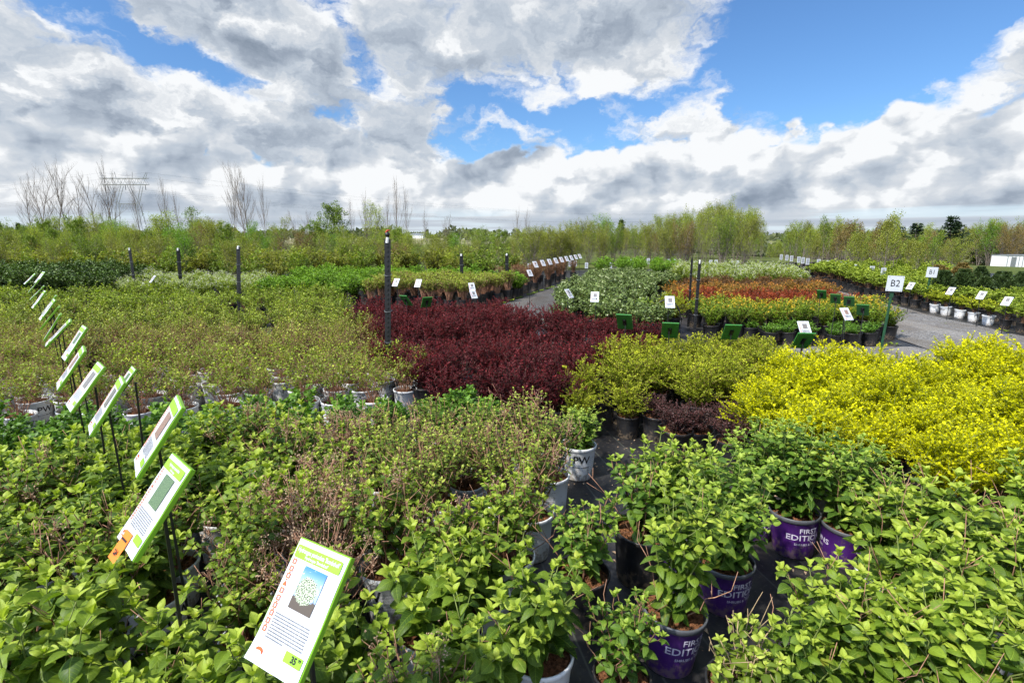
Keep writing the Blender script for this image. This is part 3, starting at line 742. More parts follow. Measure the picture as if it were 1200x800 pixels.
P_['greenbush'] = [proto_shrub('black', shrub(26, .50, .34, 22, .045, .1, 4, tmpl=LEAF_MID, dome=.35), 'brightgreen', 'twig', one=True, kind='leafy_shrub') for _ in range(3)]
P_['redcane'] = [proto_shrub('black', shrub(26, .62, .26, 16, .035, .2, 3, tmpl=LEAF_MID, dome=.2, stemr=.005), 'brown', 'twigpink', one=True, kind='cane_shrub') for _ in range(2)]

# ------------------------------------------------------------------ near right: hand placed pots (photo pixel of the rim)
HAND = [  # kind, rim px, py, turn of the lettering (deg), scale, label
 ('purple', 852, 654, 44, 1.0, 'bushy green hydrangea in the purple First Editions pot whose lettering shows fully'),
 ('purpletall', 786, 712, 46, 1.0, 'tall green hydrangea in the purple pot in front, its rim nearest the aisle'),
  ('big', 1035, 812, 0, .85, 'leafy hydrangea cut by the bottom edge beside the cut back stubs'),
 ('tall', 925, 812, 10, .82, 'hydrangea at the bottom edge between the stubs and the large leaved plant'),
 ('blackhyd', 728, 792, 0, .8, 'hydrangea in a dark grey rimmed pot at the picture edge, before the purple pots'),
 ('purple', 934, 598, 40, 1.0, 'hydrangea in the rearmost purple pot, in front of the yellow barberries'),
 ('stubs', 872, 800, 0, .95, 'cut back hydrangea with thick bare stubs in a black pot beside the purple pots'),
 ('blackhyd', 682, 668, 0, .95, 'loose hydrangea in a black pot with mulch showing, alone in the fabric aisle'),
 ('purpletall', 775, 628, 70, .95, 'upright hydrangea in a purple pot on the aisle side behind the front pots'),
 ('big', 985, 778, 8, .86, 'large leaved hydrangea in a white pot beside the cut back stubs'),
 ('big', 1040, 668, -35, .9, 'hydrangea in a white pot standing clear in the gap, only part of its letters seen'),
 ('stubs', 1048, 604, 0, 1.15, 'twiggy cut back hydrangea directly before the yellow barberry mass'),
 ('big', 1172, 722, -20, .95, 'broad leaved hydrangea in a white pot on the outer side of its block'),
 ('blackhyd', 1168, 664, 0, 1.0, 'hydrangea in a grey rimmed black pot by the outer barberries'),
 ('big', 1085, 752, 15, .98, 'hydrangea with the biggest leaves, between two white pots in the front block'),
 ('big', 1120, 838, 0, .92, 'hydrangea cut by the bottom edge below the big leaved plant'),
 ('big', 1238, 800, 0, .9, 'hydrangea at the lower outer corner, only its inner half in the picture'),
 ('big', 1100, 668, 30, .98, 'hydrangea between the clear standing white pot and the grey rimmed pot'),
 ('big', 1215, 640, 0, .95, 'hydrangea by the picture edge under the yellow barberries'),
 ('purple', 990, 610, 90, .95, 'shaded hydrangea in a purple pot between the rear purple pot and the twiggy one'),
 ('purple', 885, 585, 70, .95, 'hydrangea in a purple pot, rearmost toward the plum brown barberries'),
 ('purpletall', 820, 607, 60, .85, 'narrow hydrangea in a purple pot between the aisle and the rear purple pots'),
 ('blackhyd', 752, 618, 0, 1.15, 'slender hydrangea in a black pot, farthest up the fabric aisle'),
 ('compact', 678, 521, 12, 1.0, 'compact round hydrangea in the fully visible white pot at the end of the bed'),
 ('fine', 645, 556, -40, 1.0, 'fine stemmed hydrangea in the white pot next to the fully visible one'),
 ('fine', 622, 602, -40, 1.0, 'fine stemmed hydrangea in the third white pot along the aisle side'),
 ('twiggy', 598, 648, -30, .95, 'twiggy hydrangea in the fourth white pot along the aisle side'),
 ('tall', 566, 696, -25, 1.0, 'tall shooted hydrangea in the white pot glimpsed in the lower middle'),
 ('lush', 500, 742, 0, .95, 'hydrangea with crowded pale tips beside the nearest sign card'),
 ('tall', 632, 762, 0, .98, 'hydrangea with bare canes between its leaves, lower middle by the aisle'),
 ('lush', 555, 822, 0, .9, 'hydrangea cut by the bottom edge in the lower middle'),
 ('lush', 400, 792, 78, .86, 'hydrangea behind the green edge of the nearest sign card, white pot half seen'),
 ('twiggy', 292, 744, 8, .82, 'twiggy hydrangea in the white pot beside the lower corner of the nearest sign card'),
]
for kind, px, py, turn, s, lab in HAND:
    x, y = G(px, py, PH * s); pr = P_[kind]; pr = pr[RNG.integers(len(pr))]
    face = math.atan2(-x, y)  # letters toward the camera
    o = put(pr, x, y, face + rad(turn), s, 0, lab, 'hydrangea', 'hydrangeas in pots', .03); TAKEN.append((x, y))

# ------------------------------------------------------------------ hydrangea bed on the left
def hyd_pick(x, y):
    r = RNG.random()
    if x > -.95 and y > 2.2: k = 'fine' if r < .62 else ('twiggy' if r < .8 else 'tall')
    elif -1.15 < x < -.2 and 1.4 < y < 2.6: k = 'panicle' if r < .85 else 'twiggy'
    elif x < -1.3 and y < 1.5: k = 'twiggy' if r < .45 else ('panicle' if r < .6 else 'lush')
    else: k = 'lush' if r < .44 else ('tall' if r < .58 else ('twiggy' if r < .92 else 'panicle'))
    d = {'fine': 'fine stemmed hydrangea with small leaves', 'twiggy': 'green hydrangea with brown canes', 'panicle': 'hydrangea with dried flower heads', 'tall': 'upright hydrangea', 'lush': 'broad leaved hydrangea'}[k]
    return P_[k][RNG.integers(len(P_[k]))], d, 'hydrangeas in the white potted bed'
bed(hyd_pick, [(-3.75, .55), (-.35, .55), (-.12, 1.9), (.26, 3.2), (.12, 3.72), (-1.9, 3.35), (-3.9, 2.9)], .31, '', 'hydrangea', 'hydrangeas in the white potted bed', .75, 8, jit=.14, s=(.88, 1.04), end='the sign side', clear=.22, skip=lambda x, y: math.hypot(x, y) < .95)
# dwarf dark green plants in white pots behind it
bed(P_['dwarf'], [(-4.2, 3.15), (-1.9, 3.55), (-.1, 4.0), (-.35, 4.55), (-2.0, 4.35), (-4.6, 3.9)], .34, 'low dark green ninebark in white pot', 'shrub', 'low dark green shrubs behind the hydrangeas', .55, 10, end='the sign side', s=(.9, 1.1))
# yellow green twiggy spireas, then bronze, then green blocks
bed(P_['spirea'], [(-5.6, 4.3), (-2.1, 4.75), (-.75, 5.2), (-1.35, 6.35), (-3.5, 6.3), (-7.6, 6.2)], .36, 'yellow green twiggy spirea in white pot', 'shrub', 'yellow green spireas', .62, 8, end='the sign side', s=(.92, 1.08))
bed(P_['spirea'], [(-5.2, 3.0), (-4.1, 3.5), (-4.6, 4.2), (-6.6, 4.0), (-6.6, 3.2)], .38, 'yellow green twiggy spirea beyond the sign line', 'shrub', 'yellow green spireas beyond the signs', .62, 8, end='the sign side')
bed(P_['ninebark'], [(-7.9, 6.3), (-3.5, 6.4), (-1.6, 6.5), (-2.2, 7.9), (-9.6, 7.9)], .40, 'bronze green twiggy ninebark in black pot', 'shrub', 'bronze green ninebarks', .62, 8, end='the sign side', s=(.92, 1.12))
bed(P_['weigela'], [(-9.8, 8.0), (-2.5, 8.0), (-3.2, 10.0), (-12, 10.0)], .44, 'mid green weigela in black pot', 'shrub', 'mid green weigelas', .62, 8, end='the sign side', s=(.95, 1.15))
bed(P_['limefar'], [(-14.5, 8.8), (-12, 10.1), (-3.3, 10.1), (-4.2, 12.6), (-17, 12.6)], .58, 'yellow green spirea before the evergreens', 'shrub', 'yellow green spireas far block', .65, 8, end='the sign side', s=(1.0, 1.25))

# ------------------------------------------------------------------ barberries
bed(P_['burg'], [(-.75, 4.55), (.25, 4.45), (2.0, 6.4), (2.1, 6.75), (-1.9, 6.35), (-1.2, 5.5)], (.42, .46), 'dark burgundy barberry in black pot', 'shrub', 'burgundy barberries', .7, 12, end='the post side', s=(.92, 1.12), jit=.08)
bed(P_['burg'], [(-2.0, 6.9), (2.2, 7.3), (2.2, 7.9), (.2, 8.3), (-.2, 9.7), (-3.1, 9.9)], (.44, .5), 'burgundy barberry of the rear tier', 'shrub', 'burgundy barberries rear tier', .7, 12, end='the post side', s=(.98, 1.2), jit=.08)
bed(P_['gold'], [(.38, 4.45), (.95, 4.85), (1.5, 4.65), (2.2, 4.75), (3.4, 6.0), (3.3, 6.9), (2.15, 6.7), (1.3, 6.1)], (.40, .42), 'golden green barberry in black pot', 'shrub', 'golden green barberries', .6, 18, end='the aisle side', s=(.9, 1.15), jit=.08)
for x, y, l in ((1.10, 4.60, 'small golden barberry in the fully visible black pot beside the fabric aisle'), (.62, 4.55, 'small golden barberry at the corner before the burgundy barberries')):
    put(P_['gold'][1], x, y, None, .82, 0, l, 'shrub', 'golden green barberries')
bed(P_['plum'], [(1.30, 3.95), (1.95, 3.85), (2.2, 4.6), (1.35, 4.55)], .32, 'low plum brown barberry in black pot', 'shrub', 'plum brown barberries', .5, 15, end='the aisle side')
bed(P_['yellow'], [(1.95, 2.95), (3.4, 2.85), (5.6, 2.8), (6.0, 4.0), (5.3, 5.5), (3.3, 5.45), (2.0, 4.15)], (.46, .48), 'bright yellow barberry in black pot', 'shrub', 'bright yellow barberries', .8, 10, end='the aisle side', s=(.88, 1.2), jit=.10)

# ------------------------------------------------------------------ middle and right blocks
bed(P_['rhodo'], [(.75, 9.7), (1.2, 9.0), (3.0, 9.0), (3.2, 12.5), (5.6, 17.5), (5.2, 21), (3.3, 21), (2.1, 17), (1.2, 13)], (.50, .52), 'grey green leathery rhododendron in black pot', 'shrub', 'rhododendrons by the centre aisle', .7, 14, end='the aisle side', s=(.95, 1.15))
bed(P_['greenbush'], [(3.7, 21.2), (7.4, 21.2), (8.6, 26), (4.9, 26)], .85, 'lime green leafy shrub behind the rhododendrons', 'shrub', 'lime shrubs behind the rhododendrons', .8, 12, end='the aisle side', s=(1.1, 1.3))
bed(P_['lowgreen'], [(4.3, 8.65), (6.5, 8.65), (6.5, 9.2), (4.3, 9.2)], .34, 'low dark green perennial by the cross lane', 'potted plant', 'low perennials by the cross lane', .4, 0, end='the post side')
bed(P_['goldtop'], [(3.45, 9.25), (7.0, 9.25), (7.6, 10.7), (3.9, 10.7)], (.42, .46), 'green spirea with golden orange tips', 'shrub', 'green and gold spireas', .68, 3, end='the post side', s=(.95, 1.1))
bed(P_['redsh'], [(3.95, 10.85), (7.6, 10.85), (8.1, 12.6), (4.3, 12.6)], (.48, .55), 'red orange barberry behind the gold spireas', 'shrub', 'red orange barberries', .62, 3, end='the post side', s=(1.1, 1.25))
bed(P_['orange'], [(3.6, 12.1), (8.3, 12.7), (8.7, 13.9), (4.4, 13.9)], (.5, .55), 'orange tipped spirea behind the red barberries', 'shrub', 'orange tipped spireas', .62, 3, end='the post side', s=(1.15, 1.3))
bed(P_['bronze'], [(4.6, 14), (8.8, 14), (9.2, 15.4), (5.0, 15.4)], (.52, .6), 'bronze ninebark behind the orange spireas', 'shrub', 'bronze ninebarks', .7, 3, end='the post side', s=(1.2, 1.35))
bed(P_['blossom'], [(5.3, 15.6), (9.3, 15.6), (10.6, 21), (6.5, 21)], (.66, .75), 'green shrub dotted with cream blossom', 'shrub', 'cream flowering shrubs', 1.0, 6, end='the aisle side', s=(1.1, 1.3))
# the rows along the road's far side, following its bend
RL = np.array([(9.55, 7.4), (9.72, 9.3), (10.0, 11.0), (10.35, 13.0), (10.85, 15.2), (11.5, 18.0), (12.3, 21.5)])
RS = np.concatenate([[0], np.cumsum(np.linalg.norm(np.diff(RL, axis=0), axis=1))])
for row in range(8):
    k = 0; d = .35 + (row % 2) * .3
    while d < RS[-1]:
        x = np.interp(d, RS, RL[:, 0]) + .30 + row * .62; y = np.interp(d, RS, RL[:, 1]) + row * .12 + RNG.normal(0, .04)
        white = row < 1 and 10.6 < y < 12.9; kind = 'mapleg' if white else 'maple'
        if inview(x, y, .9) and not (y > 13.0 and 600 + 600 * x / (y * .98 + .3) > 1105):
            pr = P_[kind][RNG.integers(len(P_[kind]))]
            put(pr, x, y, None, RNG.uniform(.93, 1.07) * np.interp(y, [9, 13, 16.5, 19], [.78, .84, 1.05, 1.22]), 0, (f'golden spirea in white pot beside the road, {ordn(k)} from the near end in {ordn(row)} row' if white else f'lime green spirea by the road, {ordn(k)} from the near end in {ordn(row)} row'), 'shrub', 'spireas along the road', .04); k += 1
        d += .46
# beside the centre aisle, left
bed(P_['caneshrub'], [(-3.9, 13.2), (-.9, 13.2), (.3, 16.2), (-3.6, 16.6)], (.48, .55), 'brown caned shrub with leafy tops', 'shrub', 'brown caned shrubs by the centre aisle', .9, 8, end='the field side', s=(1.0, 1.15))
bed(P_['greenbush'], [(.0, 15.8), (.5, 16.9), (-1.2, 17.6), (-1.4, 16.8)], (.5, .5), 'fresh green shrub at the aisle corner', 'shrub', 'green shrubs at the aisle corner', .9, 8, end='the field side')
bed(P_['redcane'], [(.55, 17.2), (2.9, 23.9), (2.0, 24.6), (-.5, 17.8)], (.55, .6), 'red brown caned shrub by the aisle', 'shrub', 'red brown shrubs by the aisle', 1.0, 18, end='the field side', s=(1.0, 1.1))
bed(P_['greenbush'], [(-6.5, 12.9), (-4.0, 13.0), (-3.8, 16.4), (-1.6, 17.5), (-.8, 19.5), (-7.5, 19.5)], (.75, .8), 'fresh green shrub behind the burgundy block', 'shrub', 'fresh green shrubs', .9, 8, end='the fence side', s=(1.0, 1.25))
bed(P_['blossom'], [(-10.5, 13.0), (-6.6, 13.0), (-7.6, 17), (-12.0, 17)], (.62, .7), 'cream blossomed shrub behind the leaning post', 'shrub', 'cream blossomed shrubs at the fence', .9, 8, end='the fence side', s=(1.0, 1.15))
bed(P_['yew'], [(-22, 13.2), (-10.8, 13.2), (-12.5, 18), (-26, 18)], (.8, .9), 'dark green yew in the evergreen block', 'shrub', 'dark yews', 1.0, 8, end='the fence side', s=(1.15, 1.45))
print('shrubs', len(bpy.data.objects))

# ------------------------------------------------------------------ sign cards
def photo_mat(kind):
    m, nt, b = mat('printed photo ' + kind); uv = nt.nodes.new('ShaderNodeUVMap'); s = nt.nodes.new('ShaderNodeSeparateXYZ'); nt.links.new(uv.outputs[0], s.inputs[0])
    U = NX(nt, s.outputs[0]); V = NX(nt, s.outputs[1]); p = comb(nt, U * 1.0, V * 1.6, 0.0)
    n = noise(nt, p, 6, 4, .6); f = noise(nt, p, 22, 4, .6)
    if kind == 'bush':
        c = mixc(nt, V.sstep(.6, 1.0), (.30, .45, .70), (.05, .20, .55)); c = mixc(nt, n.sstep(.58, .7), c, (.75, .78, .80))
        dx = (U - .45) / .45; dy = (V - .48) / .32; r = dx * dx + dy * dy + (n - .5) * .9
        c = mixc(nt, (V + (n - .5) * .25).sstep(.34, .28), c, (.09, .07, .05))
        fl = mixc(nt, f.sstep(.46, .56), (.05, .09, .03), (.62, .66, .52)); c = mixc(nt, r.sstep(1.05, .85), c, fl)
    else:
        a, d = {'green': ((.03, .07, .03), (.16, .24, .12)), 'pink': ((.10, .06, .05), (.40, .26, .22)), 'grey': ((.06, .06, .06), (.28, .26, .25)), 'white': ((.07, .09, .05), (.55, .58, .50))}[kind]
        c = mixc(nt, f.sstep(.38, .62), a, d)
    setc(nt, b, c); b.inputs['Roughness'].default_value = .3; return m
PHM = {k: photo_mat(k) for k in ('bush', 'green', 'pink', 'grey', 'white')}
def rrect(mb, x0, x1, y0, y1, z, r=.004, mi=0):
    V = []
    for cx, cy, a0 in ((x1 - r, y1 - r, 0), (x0 + r, y1 - r, 90), (x0 + r, y0 + r, 180), (x1 - r, y0 + r, 270)):
        for k in range(4): a = rad(a0 + k * 30); V.append((cx + r * math.cos(a), cy + r * math.sin(a), z))
    UV = [((x - x0) / (x1 - x0), (y - y0) / (y1 - y0)) for x, y, _ in V]
    mb.add(V, [tuple(range(len(V)))], .5, UV, mi)
def card_meshes(kind, w=.18, h=.28, title='', sub='', price='', near=False, back='cardgreen', th=.016):
    """green holder with a white printed sheet; local x across, y up the card, z out of the face"""
    X = lambda a: (a - .5) * w; Y = lambda b: (.5 - b) * h
    out = []
    mb = MB(); r = .006; pts = [(-w / 2 - .003, -h / 2 - .002), (w / 2 + .003, -h / 2 - .002), (w / 2 + .003, h / 2 + .003), (-w / 2 - .003, h / 2 + .003)]
    e = .002
    V = [(x * (1 - q), y * (1 - q), z) for z, q in ((-th / 2, .012), (-th / 2 + e, 0), (th / 2 - e, 0), (th / 2, .012)) for x, y in pts]
    F = [(k * 4 + j, k * 4 + (j + 1) % 4, k * 4 + 4 + (j + 1) % 4, k * 4 + 4 + j) for k in range(3) for j in range(4)] + [(3, 2, 1, 0), (12, 13, 14, 15)]
    mb.add(V, F)
    out.append(('board', mb.build('board', M[back], False), 0))
    sh = MB(); z0 = th / 2 + .0006; n = 10; V = []
    for i in range(n + 1):
        for j in range(7):
            q = i / n; V.append((X(j / 6), Y(q), z0 + .0016 * math.sin(j * 1.1 + q * 5) ** 2 + (.007 * max(0, q - .86) / .14 * (1 - j / 6) if near else 0)))
    sh.add(V, [(i * 7 + j, (i + 1) * 7 + j, (i + 1) * 7 + j + 1, i * 7 + j + 1) for i in range(n) for j in range(6)])
    out.append(('paper_face', sh.build('paper_face', M['cardwhite']), 1))
    z = z0 + .0030
    hb = MB(); rrect(hb, X(.03), X(.94), Y(.155), Y(.045), z, .005); out.append(('header_band', hb.build('header_band', M[back], False), 2))
    if title:
        t = MB(); V, F = text(title, .0130 if near else .011, bold=.00025); k = min(1, .84 * w / (V[:, 0].max() - V[:, 0].min()))
        t.add(V * [k, 1.15, 1] + [X(.485), Y(.085), z + .0008], F)
        V, F = text(sub, .0098, bold=.0002); t.add(V * [.95, 1, 1] + [X(.485), Y(.13), z + .0008], F)
        out.append(('title_text', t.build('title_text', M['cardwhite'], False), 2))
    ph = MB(); rrect(ph, X(.32), X(.76), Y(.53), Y(.185), z, .0008); out.append(('photo', ph.build('photo', PHM[kind], False), 2))
    ic = MB(); rr = random.Random(3)
    for k in range(10):
        b0 = .19 + k * .062; a0 = .055 + rr.uniform(-.006, .006); s = .0062
        if k == 3: ic.add([(X(.085) - s, Y(b0) - s, z), (X(.085) + s, Y(b0) - s, z), (X(.085), Y(b0) + s, z)], [(0, 1, 2)]); continue
        x, y = X(.085), Y(b0)
        for x0, x1, y0, y1 in ((-s, s, s - .0026, s), (-s, s, -s, -s + .0026), (-s, -s + .0026, -s + .0027, s - .0027), (s - .0026, s, -s + .0027, s - .0027)):
            ic.add([(x + x0, y + y0, z), (x + x1, y + y0, z), (x + x1, y + y1, z), (x + x0, y + y1, z)], [(0, 1, 2, 3)])
        if k in (1, 2, 5, 6, 8): ic.add([(x - .0018, y - s - .0045, z), (x + .0018, y - s - .0045, z), (x + .0018, y - s - .001, z), (x - .0018, y - s - .001, z)], [(0, 1, 2, 3)])
    out.append(('icon_strip', ic.build('icon_strip', M['inkred'], False), 2))
    tx = MB()
    for ln in range(9):
        b0 = .600 + ln * .0235; a0 = .16; amax = .86 if ln < 8 else .5
        while a0 < amax:
            l = rr.uniform(.02, .10); l = min(l, amax - a0)
            tx.add([(X(a0), Y(b0 + .0115), z), (X(a0 + l), Y(b0 + .0115), z), (X(a0 + l), Y(b0), z), (X(a0), Y(b0), z)], [(0, 1, 2, 3)]); a0 += l + .016
    out.append(('description_lines', tx.build('description_lines', M['inkgrey'], False), 2))
    pt = MB(); rrect(pt, X(.62), X(.95), Y(.885), Y(.805), z, .002); out.append(('price_tag', pt.build('price_tag', M[back], False), 2))
    if price:
        p = MB(); V, F = text(price[0], .019, bold=.0008); p.add(V + [X(.80), Y(.845), z + .0008], F); V, F = text(price[1], .009, bold=.0003); p.add(V + [X(.90), Y(.828), z + .0008], F)
        out.append(('price', p.build('price', M['inkdark'], False), 2))
    lg = MB()
    for k in range(14):
        a = k / 14 * math.pi; x = X(.17) + .012 * math.cos(a); y = Y(.915) + .007 * math.sin(a)
        lg.add([(x - .0016, y - .004, z), (x + .0016, y - .004, z), (x + .0014, y + .003, z), (x - .0014, y + .003, z)], [(0, 1, 2, 3)])
    lg.add([(X(.09), Y(.945), z), (X(.26), Y(.945), z), (X(.26), Y(.934), z), (X(.09), Y(.934), z)], [(0, 1, 2, 3)])
    out.append(('logo', lg.build('logo', M['inkred'], False), 2))
    return out
CARDS = {
 'near': card_meshes('bush', title="Hydrangea paniculata 'Bombshell'", sub="Hydrangea 'Bombshell'", price=('35', '99'), near=True),
 'second': card_meshes('green', title="Hydrangea paniculata", sub="Hydrangea"),
 'a': card_meshes('pink'), 'b': card_meshes('grey'), 'c': card_meshes('white'), 'd': card_meshes('green'),
 'far': card_meshes('grey', w=.18, h=.26, back='darkgreen'), 'w1': card_meshes('grey', w=.16, h=.24, back='cardwhite'), 'w2': card_meshes('pink', w=.16, h=.24, back='cardwhite'),
}
stake_me = {}
def stake(hh, m='metalblack', r=.0048):
    k = (round(hh, 2), m)
    if k not in stake_me:
        mb = MB(); mb.box(-r, r, -r, r, 0, hh); stake_me[k] = mb.build('stake', M[m], False)
    return stake_me[k]
BR = MB(); BR.box(-.022, .022, -.05, .05, -.0125, -.0082); BR.box(-.009, .009, -.045, .045, -.020, -.0127); BR = BR.build('bracket', M['metalblack'], False)
def sign_card(px, py, h, yaw, tilt, kind, label, roll=0, s=1.0, group='sign cards on stakes', orange=False, double=None, xy=None):
    x, y = xy or G(px, py, h)
    r = link('sign_card', None, None, (x, y, 0)); tag(r, label, 'sign', group)
    R = Matrix.Rotation(rad(yaw), 3, 'Z') @ Matrix.Rotation(rad(tilt), 3, 'X') @ Matrix.Rotation(rad(roll), 3, 'Z')
    eu = R.to_euler(); b = None; pf = None
    for nm, me, lv in CARDS[kind]:
        if lv == 0: b = link(nm, me, r, (0, 0, h), eu); b.scale = (s, s, s)
        elif lv == 1: pf = link(nm, me, b)
        else: link(nm, me, b)
    link('bracket', BR, r, (0, 0, h), eu)
    off = R @ Vector((0, 0, -.022)); link('stake', stake(h + .01), r, (off.x, off.y, -.02), (RNG.normal(0, .02), RNG.normal(0, .02), rad(yaw)))
    if orange:
        t = MB(); w_ = .062; V = []
        for i in range(6):
            for j in (0, 1): V.append((-.062 + j * w_, -.098 - i * .017, .0125 + .0002 * i * i))
        t.add(V, [(2 * i, 2 * i + 2, 2 * i + 3, 2 * i + 1) for i in range(5)]); og = link('orange_tag', t.build('orange_tag', M['cardorange'], False), b, (0, 0, 0), (0, 0, rad(4)))
        tt = MB(); V, F = text('2,4', .020, bold=.001); tt.add(V + [-.031, -.160, .0185], F)
        tt.add([(-.056, -.125, .0145), (-.010, -.125, .0145), (-.010, -.119, .0145), (-.056, -.119, .0145)], [(0, 1, 2, 3)])
        link('marks', tt.build('marks', M['inkdark'], False), b, (0, 0, 0), (0, 0, rad(4)))
    return r
sign_card(353, 712, .98, -31, 51, 'near', 'nearest sign card, white and green, picture of a white flowering bush and price 35', roll=1)
sign_card(183, 591, 1.05, -42, 52, 'second', 'second sign card from the camera, with an orange tag stuck on its lower corner', orange=True)
ROWS = [(187, 510, 1.13, -47, 'a', 'tilted sign card with a pinkish photo, next beyond the orange tagged one'),
 (126, 475, 1.04, -45, 'b', 'sign card on a dark stake with a grey photo, fourth of the sign line'),
 (101, 453, 1.03, -46, 'b', 'sign card with a dark stake, fifth of the sign line'),
 (84, 431, 1.03, -48, 'a', 'sign card with a pink photo and tall stake, sixth of the sign line'),
 (88, 402, 1.06, -47, 'd', 'sign card standing a little out of line, seventh of the sign line'),
 (69, 390, 1.02, -46, 'c', 'sign card close before its neighbour, eighth of the sign line'),
 (62, 383, 1.0, -47, 'b', 'sign card with a tan foot, ninth of the sign line'),
 (59, 372, 1.0, -50, 'd', 'sign card showing mostly its green edge, tenth of the sign line'),
 (56, 363, 1.0, -47, 'c', 'sign card, eleventh of the sign line toward the evergreens'),
 (58, 357, 1.0, -50, 'd', 'sign card, twelfth of the sign line toward the evergreens'),
 (46, 351, 1.0, -47, 'c', 'sign card, thirteenth of the sign line toward the evergreens'),
 (44, 343, 1.0, -48, 'd', 'sign card, fourteenth of the sign line toward the evergreens'),
 (40, 335, 1.0, -48, 'd', 'sign card, fifteenth of the sign line toward the evergreens'),
 (35, 327, 1.0, -46, 'c', 'sign card, sixteenth of the sign line toward the evergreens'),
 (47, 325, 1.0, -30, 'c', 'last sign card of the line, standing before the dark evergreens')]
for px, py, h, yaw, k, lab in ROWS: sign_card(px, py, h, yaw + RNG.uniform(-5, 5), 52 + RNG.uniform(-6, 6), k, lab, roll=RNG.uniform(-3, 3))
sign_card(146, 448, 1.09, -46, 53, 'd', 'small green topped card standing just behind the fourth sign card', s=.62)
# cards among the middle blocks: green backs toward us, white faces toward us
for px, py, h, yaw, lab in ((732, 377, .85, 158, 'green backed card over the burgundy barberries'), (785, 387, .80, 165, 'green backed card beyond the golden barberries'),
        (857, 389, .75, 170, 'green backed card before the gold tipped spireas, aisle side'), (941, 399, .72, 172, 'largest green backed card before the gold tipped spireas'),
        (476, 352, .85, 150, 'green backed card behind the burgundy barberries beside the post'), (500, 354, .85, 205, 'second green backed card behind the burgundy barberries'),
        (963, 345, .85, 140, 'slanted green card by the road, farthest of four'), (979, 350, .85, 140, 'slanted green card by the road, third of four'),
        (995, 353, .85, 140, 'slanted green card by the road, second of four'), (1011, 363, .85, 140, 'slanted green card by the road, nearest of four')):
    sign_card(px, py, h, yaw, 50, 'far', lab, s=.8 if px > 950 else (1.0 if px > 700 else .85))
for px, py, h, yaw, kind, lab in ((992, 368, .82, 12, 'a', 'white card with a pinkish picture above the gold tipped spireas'), (785, 354, .95, -8, 'b', 'white card on a black stake beside the espalier hoop'),
        (697, 348, .9, -12, 'b', 'white card in front of the rhododendrons'), (667, 344, .85, 50, 'c', 'long slanted card at the aisle edge of the rhododendrons'),
        (490, 332, .9, -15, 'b', 'white card in the green block behind the tall black post'), (464, 331, .9, -20, 'b', 'white card just beside the tall black post'),
        (553, 336, .8, 20, 'c', 'white card among the brown caned shrubs'), (621, 320, .95, 35, 'b', 'slanted white card, nearest of the aisle side row'),
        (1114, 341, .68, -68, 'c', 'pale card over the lime spireas by the road'), (1150, 346, .68, -68, 'c', 'white card over the golden spireas by the road'),
        (1180, 353, .68, -68, 'c', 'white card at the outer end of the lime spireas'), (1067, 335, .72, -68, 'c', 'small pale card in the lime spireas near the taller sign'),
        (943, 385, .8, 0, 'c', 'small white card behind the largest green backed card'), (179, 327, .9, -40, 'c', 'lone white card in the shrubs before the fence posts'),
        (555, 345, .7, 30, 'b', 'low white card at the foot of the brown caned shrubs')):
    sign_card(px, py, h, yaw, 52, 'w2' if kind == 'a' else 'w1', lab, s=.80, group='white cards among the blocks')
for k in range(9):
    f = k / 8; sign_card(0, 0, .95, 38, 55, 'w1' if k % 2 else 'w2', f'slanted card in the row over the red brown shrubs, {ordn(k)} from the near end', group='cards along the aisle shrubs', xy=(.75 + 2.5 * f + .05, 17.6 + 7.6 * f))

# ------------------------------------------------------------------ block signs B2 and B1
def block_sign(px, py, h, base, txt, label, s):
    x, y = base; r = link('block_sign', None, None, (x, y, 0)); tag(r, label, 'sign')
    mb = MB(); mb.box(-.013, .013, -.013, .013, 0, h - s / 2); mb.box(-.024, .024, -.016, .016, h - s / 2 - .10, h - s / 2 + .02)
    link('post', mb.build('post', M['greenmetal'], False), r, (0, 0, 0), (0, rad(2.5), 0))
    dx = math.sin(rad(2.5)) * h
    mb = MB(); mb.box(-s / 2, s / 2, -.022, -.010, -s / 2, s / 2); pl = link('plate', mb.build('plate', M['cardwhite'], False), r, (dx, -.02, h), (0, rad(2.5), rad(-6)))
    V, F = text(txt, s * .62); t = MB(); t.add(np.stack([V[:, 0] * .92, np.full(len(V), -.0235), V[:, 1]], 1), F)
    link('lettering', t.build('lettering', M['inkdark'], False), pl)
    t = MB()
    for qx in (-1, 1):
        for qz in (-1, 1): t.add(*(lambda m: (np.concatenate(m.V), m.F[0]))(MB().tube([(qx * s * .42, -.022, qz * s * .42), (qx * s * .42, -.0255, qz * s * .42)], .006, 8)))
    link('screws', t.build('screws', M['steel'], False), pl)
bx, by = G(1034, 396, .25)
hB2 = EYE - (330 - 278.0) / 600 * (by * .98 + .3)
block_sign(0, 0, hB2, (bx, by), 'B2', 'white B2 block sign on a green post beside the road', 17.5 / 600 * (by + .2))
bx, by = 11.15, 13.4
block_sign(0, 0, EYE - (317 - 278) / 600 * (by + .3), (bx - .3, by), 'B1', 'smaller white B1 block sign farther off over the lime spireas', 11.5 / 600 * (by + .3))

